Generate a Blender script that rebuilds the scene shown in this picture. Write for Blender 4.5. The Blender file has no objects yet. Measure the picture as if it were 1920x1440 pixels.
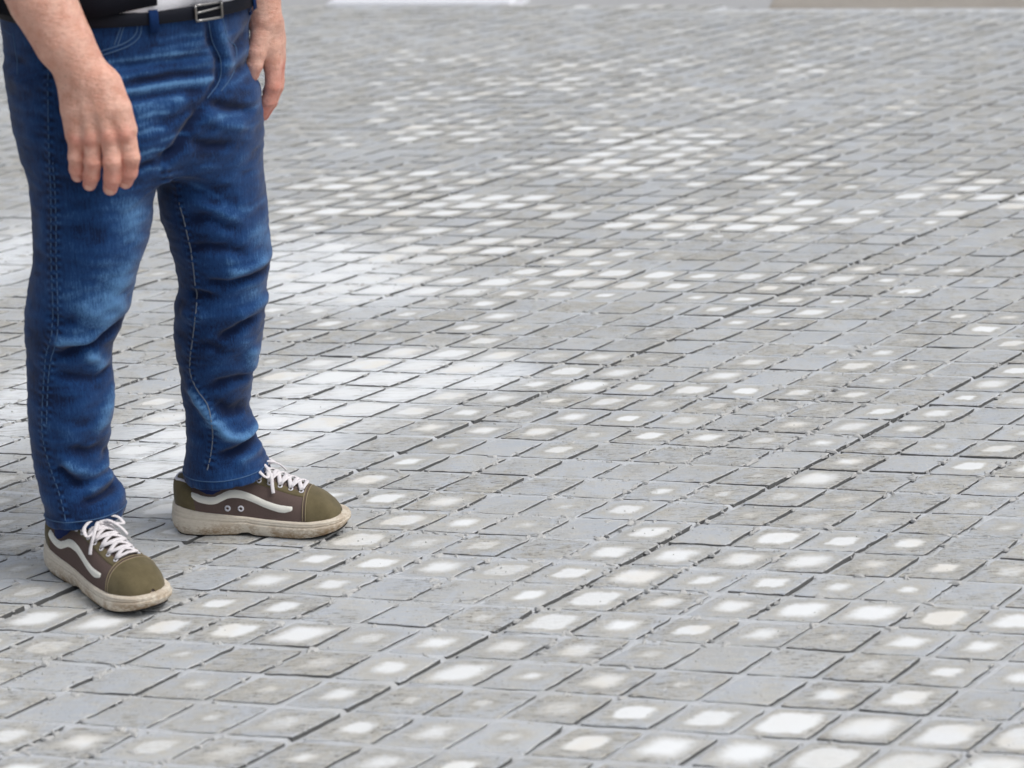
import bpy, math, random
import numpy as np
from mathutils import Matrix, Vector, noise as mnoise
from mathutils.bvhtree import BVHTree

# ------------------------------------------------------------------ camera, sky, sun, exposure
scene = bpy.context.scene
cam_d = bpy.data.cameras.new('camera'); cam = bpy.data.objects.new('camera', cam_d)
scene.collection.objects.link(cam); scene.camera = cam
cam_d.sensor_width = 36.0; cam_d.lens = 74.06; cam_d.clip_start = 0.05; cam_d.clip_end = 3000
CR = ((0.99944279, -0.03337838, 0.0), (-0.01070326, -0.32048586, 0.94719283), (-0.03161577, -0.94666504, -0.32066453))
CAMH = 1.45672
cam.matrix_world = Matrix(((CR[0][0], -CR[0][1], -CR[0][2], 0), (CR[1][0], -CR[1][1], -CR[1][2], 0),
                           (CR[2][0], -CR[2][1], -CR[2][2], CAMH), (0, 0, 0, 1)))
cam_d.dof.use_dof = True; cam_d.dof.focus_distance = 4.0; cam_d.dof.aperture_fstop = 4.2

SUN_EL, SUN_AZ = math.radians(58), math.radians(112)          # azimuth from +Y (away) towards +X (right)
world = bpy.data.worlds.new('World'); scene.world = world; world.use_nodes = True
wn = world.node_tree; bgn = wn.nodes['Background']
sky = wn.nodes.new('ShaderNodeTexSky'); sky.sky_type = 'NISHITA'; sky.sun_disc = False
sky.sun_elevation = SUN_EL; sky.sun_rotation = SUN_AZ
sky.air_density = 1.0; sky.dust_density = 6.0; sky.ozone_density = 1.0
hs = wn.nodes.new('ShaderNodeHueSaturation'); hs.inputs['Saturation'].default_value = 0.4      # overcast: a pale sky
wn.links.new(sky.outputs[0], hs.inputs['Color']); wn.links.new(hs.outputs[0], bgn.inputs[0]); bgn.inputs[1].default_value = 0.15
sun_d = bpy.data.lights.new('sun', 'SUN'); sun_d.energy = 1.0; sun_d.angle = math.radians(26); sun_d.color = (1.0, 0.97, 0.93)
sun = bpy.data.objects.new('sun', sun_d); scene.collection.objects.link(sun)
sdir = Vector((math.sin(SUN_AZ) * math.cos(SUN_EL), math.cos(SUN_AZ) * math.cos(SUN_EL), math.sin(SUN_EL)))
sun.rotation_euler = sdir.to_track_quat('Z', 'Y').to_euler()
scene.cycles.max_bounces = 5; scene.cycles.diffuse_bounces = 3
scene.view_settings.view_transform = 'Standard'; scene.view_settings.look = 'None'
scene.view_settings.exposure = -0.20; scene.view_settings.gamma = 1.0; scene.view_settings.use_curve_mapping = False

# ------------------------------------------------------------------ helpers
C = scene.collection.objects
rng = np.random.default_rng(7)
WLOC = {}

def make_mesh(name, verts, faces, mat=None, smooth=True):
    me = bpy.data.meshes.new(name)
    if isinstance(faces, np.ndarray):
        n, k = faces.shape
        me.vertices.add(len(verts)); me.vertices.foreach_set('co', np.asarray(verts, np.float32).ravel())
        me.loops.add(n * k); me.loops.foreach_set('vertex_index', faces.astype(np.int32).ravel())
        me.polygons.add(n); me.polygons.foreach_set('loop_start', np.arange(0, n * k, k, dtype=np.int32))
        me.update(calc_edges=True)
    else:
        me.from_pydata([tuple(map(float, v)) for v in verts], [], [tuple(int(i) for i in f) for f in faces])
    if smooth: me.polygons.foreach_set('use_smooth', np.ones(len(me.polygons), bool))
    if mat: me.materials.append(mat)
    me.update()
    return me

def obj(name, verts, faces, mat=None, parent=None, loc=None, smooth=True):
    """one mesh object; verts in world coordinates, stored relative to loc or to the parent's place"""
    off = np.array(loc if loc is not None else (WLOC[parent.name] if parent else (0, 0, 0)), float)
    me = make_mesh(name, np.asarray(verts, float) - off, faces, mat, smooth)
    o = bpy.data.objects.new(name, me); C.link(o)
    if parent:
        o.parent = parent; o.location = Vector(off) - Vector(WLOC[parent.name])
    else:
        o.location = off
    WLOC[o.name] = tuple(off)
    return o

def tag(o, label=None, cat=None, kind=None, group=None):
    for k, v in (('label', label), ('category', cat), ('kind', kind), ('group', group)):
        if v: o[k] = v
    return o

def vnoise(P, scale=1.0, seed=0):
    """value noise in [-1,1] at an (n,3) array"""
    P = np.asarray(P, float) * scale + seed * 17.31
    i = np.floor(P).astype(np.int64); f = P - i; f = f * f * (3 - 2 * f)
    out = np.zeros(len(P))
    for dx in (0, 1):
        for dy in (0, 1):
            for dz in (0, 1):
                h = ((i[:, 0] + dx) * 73856093) ^ ((i[:, 1] + dy) * 19349663) ^ ((i[:, 2] + dz) * 83492791)
                h = (h ^ (h >> 13)) * 1274126177; h = (h ^ (h >> 16)) & 0xffff
                w = (f[:, 0] if dx else 1 - f[:, 0]) * (f[:, 1] if dy else 1 - f[:, 1]) * (f[:, 2] if dz else 1 - f[:, 2])
                out += w * (h / 32767.5 - 1)
    return out

def surface_nets(phi, org, h):
    ins = phi < 0
    nx, ny, nz = phi.shape
    s = np.zeros((nx - 1, ny - 1, nz - 1), np.int8)
    for a in (0, 1):
        for b in (0, 1):
            for c in (0, 1):
                s += ins[a:nx - 1 + a, b:ny - 1 + b, c:nz - 1 + c]
    act = (s > 0) & (s < 8)
    idx = np.argwhere(act)
    cid = -np.ones(act.shape, np.int32); cid[act] = np.arange(len(idx))
    cor = [(a, b, c) for a in (0, 1) for b in (0, 1) for c in (0, 1)]
    val = np.stack([phi[idx[:, 0] + a, idx[:, 1] + b, idx[:, 2] + c] for a, b, c in cor], 1)
    pos = np.zeros((len(idx), 3)); cnt = np.zeros(len(idx))
    for p in range(8):
        for q in range(p + 1, 8):
            d = np.abs(np.array(cor[p]) - np.array(cor[q])).sum()
            if d != 1: continue
            v1, v2 = val[:, p], val[:, q]; m = (v1 < 0) != (v2 < 0)
            t = np.where(m, v1 / np.where(m, v1 - v2, 1), 0)
            pt = np.array(cor[p]) + t[:, None] * (np.array(cor[q]) - np.array(cor[p]))
            pos += pt * m[:, None]; cnt += m
    V = org + (idx + pos / cnt[:, None]) * h
    F = []
    for ax in range(3):
        sl0 = [slice(None)] * 3; sl1 = [slice(None)] * 3
        sl0[ax] = slice(0, -1); sl1[ax] = slice(1, None)
        a, b = ins[tuple(sl0)], ins[tuple(sl1)]
        e = np.argwhere(a != b)
        o1, o2 = (ax + 1) % 3, (ax + 2) % 3
        ok = (e[:, o1] > 0) & (e[:, o2] > 0) & (e[:, o1] < phi.shape[o1] - 1) & (e[:, o2] < phi.shape[o2] - 1)
        e = e[ok]; fl = a[e[:, 0], e[:, 1], e[:, 2]]
        q = []
        for d1, d2 in ((1, 1), (0, 1), (0, 0), (1, 0)):
            c = e.copy(); c[:, o1] -= d1; c[:, o2] -= d2
            q.append(cid[c[:, 0], c[:, 1], c[:, 2]])
        q = np.stack(q, 1); q[~fl] = q[~fl][:, ::-1]
        F.append(q)
    return V, np.concatenate(F)

def relax(V, F, it=2, lam=0.5):
    e = np.concatenate([F[:, [k, (k + 1) % 4]] for k in range(4)])
    e = np.concatenate([e, e[:, ::-1]])
    n = np.bincount(e[:, 0], minlength=len(V)).astype(float)
    for _ in range(it):
        a = np.stack([np.bincount(e[:, 0], V[e[:, 1], k], len(V)) for k in range(3)], 1) / n[:, None]
        V = V + lam * (a - V)
    return V

def vnormals(V, F):
    fn = np.cross(V[F[:, 2]] - V[F[:, 0]], V[F[:, 3]] - V[F[:, 1]])
    n = np.stack([sum(np.bincount(F[:, c], fn[:, k], len(V)) for c in range(4)) for k in range(3)], 1)
    return n / np.maximum(np.linalg.norm(n, axis=1), 1e-12)[:, None]

def seg_dist(P, poly):
    """distance and running length of 2-D points to a polyline"""
    best = np.full(len(P), 1e9); run = np.zeros(len(P)); acc = 0.0
    poly = np.asarray(poly, float)
    for a, b in zip(poly[:-1], poly[1:]):
        d = b - a; L = np.linalg.norm(d)
        t = np.clip(((P - a) @ d) / (L * L), 0, 1)
        q = np.linalg.norm(P - (a + t[:, None] * d), axis=1)
        m = q < best; best[m] = q[m]; run[m] = acc + t[m] * L; acc += L
    return best, run

def tube(pts, rad, n=6, flat=1.0, up=(0, 0, 1)):
    """swept tube; flat squashes it along up"""
    pts = np.asarray(pts, float); m = len(pts)
    rad = np.broadcast_to(np.asarray(rad, float), (m,))
    T = np.gradient(pts, axis=0); T /= np.linalg.norm(T, axis=1)[:, None] + 1e-12
    U = np.broadcast_to(np.asarray(up, float), pts.shape)
    S = np.cross(T, U); S /= np.linalg.norm(S, axis=1)[:, None] + 1e-9
    N = np.cross(S, T)
    V = []; F = []
    for k in range(m):
        for a in range(n):
            th = 2 * math.pi * a / n
            V.append(pts[k] + rad[k] * (math.cos(th) * S[k] + flat * math.sin(th) * N[k]))
    for k in range(m - 1):
        for a in range(n):
            F.append((k * n + a, k * n + (a + 1) % n, (k + 1) * n + (a + 1) % n, (k + 1) * n + a))
    F.append(tuple(range(n - 1, -1, -1))); F.append(tuple((m - 1) * n + a for a in range(n)))
    return V, F

def spline(pts, n=8):
    """Catmull-Rom through points"""
    p = np.asarray(pts, float); p = np.vstack([2 * p[0] - p[1], p, 2 * p[-1] - p[-2]]); out = []
    for k in range(1, len(p) - 2):
        for t in np.linspace(0, 1, n, endpoint=False):
            out.append(0.5 * (2 * p[k] + (p[k + 1] - p[k - 1]) * t + (2 * p[k - 1] - 5 * p[k] + 4 * p[k + 1] - p[k + 2]) * t * t
                              + (3 * p[k] - p[k - 1] - 3 * p[k + 1] + p[k + 2]) * t ** 3))
    out.append(p[-2]); return np.array(out)

def merge(parts):
    V = []; F = []
    for v, f in parts:
        o = len(V); V += [tuple(p) for p in v]; F += [tuple(i + o for i in q) for q in f]
    return V, F

# ------------------------------------------------------------------ material helper
class Mat:
    def __init__(s, name, rough=0.7, spec=0.3):
        s.m = bpy.data.materials.new(name); s.m.use_nodes = True; s.t = s.m.node_tree
        s.b = s.t.nodes['Principled BSDF']; s.b.inputs['Roughness'].default_value = rough
        s.b.inputs['Specular IOR Level'].default_value = spec
    def node(s, typ, **kw):
        n = s.t.nodes.new('ShaderNode' + typ)
        for k, v in kw.items(): setattr(n, k, v)
        return n
    def put(s, sock, v):
        if isinstance(v, bpy.types.NodeSocket): s.t.links.new(v, sock)
        elif v is not None:
            try: sock.default_value = v
            except Exception: sock.default_value = (v, v, v)
    def math(s, op, a, b=None, c=None, clamp=False):
        n = s.node('Math', operation=op, use_clamp=clamp)
        for k, v in enumerate((a, b, c)): s.put(n.inputs[k], v)
        return n.outputs[0]
    def vmath(s, op, a, b=None):
        n = s.node('VectorMath', operation=op); s.put(n.inputs[0], a)
        if b is not None: s.put(n.inputs[1], b)
        return n.outputs['Value'] if op in ('LENGTH', 'DOT_PRODUCT') else n.outputs[0]
    def ramp(s, v, lo, hi, a=0.0, b=1.0):
        n = s.node('MapRange', interpolation_type='SMOOTHSTEP')
        for k, x in zip(('Value', 'From Min', 'From Max', 'To Min', 'To Max'), (v, lo, hi, a, b)): s.put(n.inputs[k], x)
        return n.outputs[0]
    def mix(s, f, a, b, blend='MIX'):
        n = s.node('Mix', data_type='RGBA', blend_type=blend); s.put(n.inputs[0], f)
        for k, x in ((6, a), (7, b)):
            s.put(n.inputs[k], (*x, 1) if isinstance(x, tuple) and len(x) == 3 else x)
        return n.outputs[2]
    def noise(s, scale, detail=3, rough=0.55, vec=None, dist=0.0, col=False):
        n = s.node('TexNoise'); n.inputs['Scale'].default_value = scale; n.inputs['Detail'].default_value = detail
        n.inputs['Roughness'].default_value = rough; n.inputs['Distortion'].default_value = dist
        s.put(n.inputs['Vector'], vec if vec is not None else s.pos())
        return n.outputs['Color' if col else 'Fac']
    def pos(s):
        if not hasattr(s, '_p'): s._p = s.node('NewGeometry').outputs['Position']
        return s._p
    def stretch(s, k, rot=0.0, vec=None):
        n = s.node('Mapping'); s.put(n.inputs['Vector'], vec if vec is not None else s.pos())
        n.inputs['Scale'].default_value = k; n.inputs['Rotation'].default_value = (0, 0, rot); return n.outputs[0]
    def attr(s, name, out='Fac'): 
        n = s.node('Attribute', attribute_name=name); return n.outputs[out]
    def color(s, c): s.put(s.b.inputs['Base Color'], (*c, 1) if isinstance(c, tuple) else c); return s
    def rough(s, v): s.put(s.b.inputs['Roughness'], v); return s
    def bump(s, h, strength=0.5, dist=0.002):
        n = s.node('Bump'); n.inputs['Strength'].default_value = strength; n.inputs['Distance'].default_value = dist
        s.put(n.inputs['Height'], h)
        if s.b.inputs['Normal'].links: s.put(n.inputs['Normal'], s.b.inputs['Normal'].links[0].from_socket)
        s.put(s.b.inputs['Normal'], n.outputs[0]); return s

def lin(r, g, b):
    f = lambda c: c / 12.92 if c <= 0.04045 else ((c + 0.055) / 1.055) ** 2.4
    return (f(r / 255), f(g / 255), f(b / 255))

def simple(name, col, rough=0.7, var=0.12, scale=300, bump=0.3, bscale=None, bdist=0.0006, spec=0.3, metal=0.0):
    m = Mat(name, rough, spec)
    n = m.noise(scale, 4)
    m.color(m.mix(n, tuple(c * (1 - var) for c in col), tuple(min(1, c * (1 + var)) for c in col)))
    if bump: m.bump(m.noise(bscale or scale * 2, 3), bump, bdist)
    m.b.inputs['Metallic'].default_value = metal
    return m.m

# ------------------------------------------------------------------ materials of the ground
def tile_material():
    m = Mat('slurry_covered_tile', 0.62, 0.35)
    uv = m.node('UVMap', uv_map='tile_uv').outputs[0]
    ca = m.node('Attribute', attribute_name='tile')
    sx = m.node('SeparateColor'); m.put(sx.inputs[0], ca.outputs['Color'])
    w, r1, r2 = sx.outputs[0], sx.outputs[1], sx.outputs[2]; faint = ca.outputs['Alpha']
    wob = m.vmath('SUBTRACT', m.noise(26, 3, 0.6, col=True), (0.5, 0.5, 0.5))
    fine = m.vmath('SUBTRACT', m.noise(140, 3, 0.7, vec=m.stretch((1.0, 2.2, 1), 0.25), col=True), (0.5, 0.5, 0.5))
    def scale(v, k):
        n = m.node('VectorMath', operation='SCALE'); m.put(n.inputs[0], v); n.inputs['Scale'].default_value = k; return n.outputs[0]
    p = m.vmath('SUBTRACT', uv, (0.5, 0.5, 0.0))
    p = m.vmath('ADD', m.vmath('ADD', p, scale(wob, 0.26)), scale(fine, 0.10))
    sp = m.node('SeparateXYZ'); m.put(sp.inputs[0], p)
    ax = m.math('POWER', m.math('ABSOLUTE', sp.outputs[0]), 3.8); ay = m.math('POWER', m.math('ABSOLUTE', sp.outputs[1]), 3.8)
    d = m.math('POWER', m.math('ADD', ax, ay), 1 / 3.8)
    soft = m.math('MULTIPLY_ADD', m.math('MULTIPLY', r1, r1), 0.12, 0.055)
    white = m.ramp(d, m.math('ADD', w, soft), m.math('SUBTRACT', w, soft))
    white = m.math('MULTIPLY', white, m.ramp(w, 0.0, 0.06))
    # streaky wiped look inside faint spots
    streak = m.noise(160, 4, 0.7, vec=m.stretch((0.35, 2.0, 1), 0.3))
    white = m.math('MULTIPLY', white, m.math('MULTIPLY_ADD', m.ramp(streak, 0.35, 0.75), m.math('SUBTRACT', faint, 1.0), 1.0))
    white = m.math('MULTIPLY', white, m.math('MULTIPLY_ADD', faint, 0.45, 0.55))
    halo = m.ramp(d, m.math('ADD', w, 0.30), m.math('ADD', w, 0.02))
    halo = m.math('MULTIPLY', halo, m.ramp(w, 0.0, 0.1))
    wet = lin(183, 190, 198); warm = lin(173, 172, 166); dark = lin(130, 127, 119); pale = lin(201, 199, 190)
    big = m.noise(9, 3, 0.6)
    warmf = m.math('MAXIMUM', m.math('MULTIPLY', halo, 0.95), m.ramp(m.math('ADD', m.noise(20, 4, 0.65), m.math('MULTIPLY', r2, 0.26)), 0.60, 0.86))
    base = m.mix(warmf, wet, warm)
    base = m.mix(m.ramp(m.noise(7, 4, 0.7, dist=0.8), 0.50, 0.56, 0.0, 0.5), base, lin(175, 176, 173))
    base = m.mix(m.ramp(big, 0.35, 0.7, 0.0, 0.35), base, pale)
    base = m.mix(m.math('MULTIPLY', m.ramp(r1, 0.0, 1.0), 0.12), base, dark)
    # scratches and dry brush marks, strong on some tiles
    sc = m.noise(120, 4, 0.8, vec=m.stretch((0.32, 1.7, 1), 0.9), dist=0.6)
    scm = m.math('MULTIPLY', m.ramp(sc, 0.525, 0.60), m.ramp(m.math('ADD', m.noise(5, 3, 0.65), m.math('MULTIPLY', r2, 0.22)), 0.53, 0.68))
    base = m.mix(m.math('MULTIPLY', scm, 0.85), base, lin(104, 102, 96))
    sc2 = m.noise(150, 3, 0.75, vec=m.stretch((1.6, 0.4, 1), 0.5), dist=0.8)
    base = m.mix(m.math('MULTIPLY', m.ramp(sc2, 0.56, 0.66), 0.5), base, lin(208, 208, 204))
    pit = m.noise(210, 2, 0.6)
    base = m.mix(m.math('MULTIPLY', m.ramp(pit, 0.63, 0.68), m.ramp(m.noise(13, 2), 0.44, 0.60, 0.05, 0.9)), base, lin(95, 94, 92))
    # soft cement streaks and a sharp edge between wet slurry and drier, warmer skin
    stk = m.noise(70, 4, 0.65, vec=m.stretch((0.3, 1.5, 1), 0.35))
    base = m.mix(m.ramp(stk, 0.40, 0.75, 0.0, 0.5), base, pale)
    base = m.mix(m.math('MULTIPLY', m.ramp(m.noise(46, 4, 0.7, dist=1.2), 0.54, 0.58), 0.38), base, wet)
    wsh = m.attr('wash'); base = m.mix(m.math('MULTIPLY', wsh, m.ramp(stk, 0.26, 0.56)), base, lin(226, 231, 235))
    # cream or cool white where the slurry has been wiped off the tile
    wcol = m.mix(m.math('MULTIPLY', m.ramp(r2, 0.3, 0.9), m.ramp(m.noise(14, 2), 0.35, 0.65)), lin(234, 238, 240), lin(232, 231, 225))
    col = m.mix(white, base, wcol)
    m.color(m.mix(m.math('MULTIPLY', m.ramp(pit, 0.70, 0.74), m.math('MULTIPLY', white, 0.25)), col, lin(170, 170, 165)))
    m.rough(m.math('MULTIPLY_ADD', warmf, 0.28, 0.42))
    m.bump(pit, 0.45, 0.002)
    m.bump(m.math('MULTIPLY', sc, m.ramp(r2, 0.1, 0.8)), 0.8, 0.0022)
    return m.m

def mortar_material():
    m = Mat('wet_mortar', 0.7, 0.3)
    n = m.noise(60, 5, 0.65)
    base = m.mix(n, lin(188, 193, 198), lin(212, 216, 220))
    base = m.mix(m.math('MULTIPLY', m.attr('wash'), m.ramp(m.noise(55, 5, 0.7), 0.3, 0.6)), base, lin(226, 231, 235))
    base = m.mix(m.ramp(m.noise(7, 4, 0.7, dist=0.8), 0.50, 0.56, 0.0, 0.4), base, lin(184, 185, 182))
    m.color(m.mix(m.ramp(m.noise(420, 3, 0.6), 0.66, 0.73), base, lin(130, 130, 130)))
    m.bump(m.noise(230, 5, 0.7), 0.9, 0.003)
    return m.m

M_TILE, M_MORT = tile_material(), mortar_material()
M_SIDE = simple('shaded_slab_body', lin(98, 99, 99), 0.85, 0.25, 120, 0.6, 300, 0.0015)  # grey slab sides, with the shade of the joints put into the colour

# ------------------------------------------------------------------ ground: soil, paving bed, tiles
O0 = np.array((-0.2995525, 3.2275099)); VA = np.array((0.1105974, -0.0231779)); VB = np.array((0.0735476, 0.0843216))
LI = np.linalg.inv(np.stack([VA, VB], 1))
GAP = 0.118
def gp(u, v): return O0 + np.multiply.outer(u, VA) + np.multiply.outer(v, VB)
def jmax(i): return 65 if i < -31 else 63
def in_area(c, pad=0.0):
    return 2.15 < c[1] and abs(c[0]) < 0.262 * c[1] + 0.28 + pad

soil_m = Mat('sandy_soil', 0.95, 0.15)
soil_m.color(soil_m.mix(soil_m.noise(2.2, 5, 0.6), lin(150, 144, 136), lin(180, 176, 169))); soil_m.bump(soil_m.noise(25, 5, 0.7), 0.8, 0.03)
g = obj('ground', [(-400, -400, -0.06), (400, -400, -0.06), (400, 900, -0.06), (-400, 900, -0.06)], [(0, 1, 2, 3)], soil_m.m)
tag(g, kind='structure')
asph = Mat('grey_asphalt', 0.9, 0.2)
asph.color(asph.mix(asph.noise(40, 5, 0.7), lin(150, 152, 154), lin(186, 188, 190))); asph.bump(asph.noise(180, 4), 0.6, 0.004)
ra, rb = gp(-75.0, 66.2), gp(-30.5, 66.2)
rd = np.array((-VA[1], VA[0])) / np.linalg.norm(VA) * 30
ro = obj('road', [(*ra, -0.05), (*rb, -0.05), (*(rb + rd), -0.05), (*(ra + rd), -0.05)], [(0, 1, 2, 3)], asph.m)
tag(ro, kind='structure')

DEEP = (3, -4, -12, -18)
def bed():
    us = np.array((-0.012, GAP * 0.5, GAP + 0.012, GAP + 0.06, 0.55, 0.93)); I0, I1, J0, J1 = -66, 22, -16, 66
    cells = np.zeros((I1 - I0, J1 - J0), bool)
    for a in range(I1 - I0):
        for b in range(J1 - J0):
            i, j = I0 + a, J0 + b
            cells[a, b] = in_area(gp(i + 0.5, j + 0.5), 0.1) and j <= jmax(i) + 1
    nu, nv = (I1 - I0) * 6, (J1 - J0) * 6
    uu = np.repeat(np.arange(I0, I1), 6) + np.tile(us, I1 - I0)     # a joint lies just right of an integer u, just short of an integer v
    vv = np.repeat(np.arange(J0, J1), 6) - GAP + np.tile(us, J1 - J0)
    ku = np.tile(np.arange(6), I1 - I0) < 3; kv = np.tile(np.arange(6), J1 - J0) < 3
    U, Vv = np.meshgrid(uu, vv, indexing='ij'); P = O0 + U[..., None] * VA + Vv[..., None] * VB
    P3 = np.concatenate([P.reshape(-1, 2), np.zeros((P.size // 2, 1))], 1)
    fill = vnoise(P3, 1.6, 3) * 0.0013 + vnoise(P3, 12, 5) * 0.0012 + vnoise(P3, 50, 6) * 0.0012
    KU, KV = np.meshgrid(ku, kv, indexing='ij')
    li = np.random.default_rng(3).uniform(-0.0014, 0.0012, 200); deep = np.zeros(200, bool); deep[[100 + q for q in DEEP]] = True   # a few lines are left almost empty
    col = np.repeat(np.arange(I0, I1), 6)[:, None] * np.ones((1, nv), int)
    z = np.where(KV.ravel(), -0.0024, -0.0050) + np.where(KV.ravel(), 0, li[np.clip(col.ravel() + 100, 0, 199)]) + fill
    z = np.where(KU.ravel() & deep[np.clip(col.ravel() + 100, 0, 199)], -0.0085 + 0.8 * fill, z)
    z = np.where(~KU.ravel() & ~KV.ravel(), -0.013, z)
    z = np.minimum(z, -0.0004)
    P3[:, 2] = z
    P3[:, :2] += np.stack([vnoise(P3, 70, 8), vnoise(P3, 70, 9)], 1) * 0.0012
    a = np.arange(nu - 1)[:, None] * nv + np.arange(nv - 1)[None, :]
    keep = np.repeat(np.repeat(cells, 6, 0), 6, 1)[:-1, :-1]
    q = np.stack([a, a + nv, a + nv + 1, a + 1], -1)[keep]
    used, inv = np.unique(q, return_inverse=True)
    return P3[used], inv.reshape(q.shape)
bv, bf = bed()
pav = obj('pavement', bv, bf, M_MORT); tag(pav, kind='structure')

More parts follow.
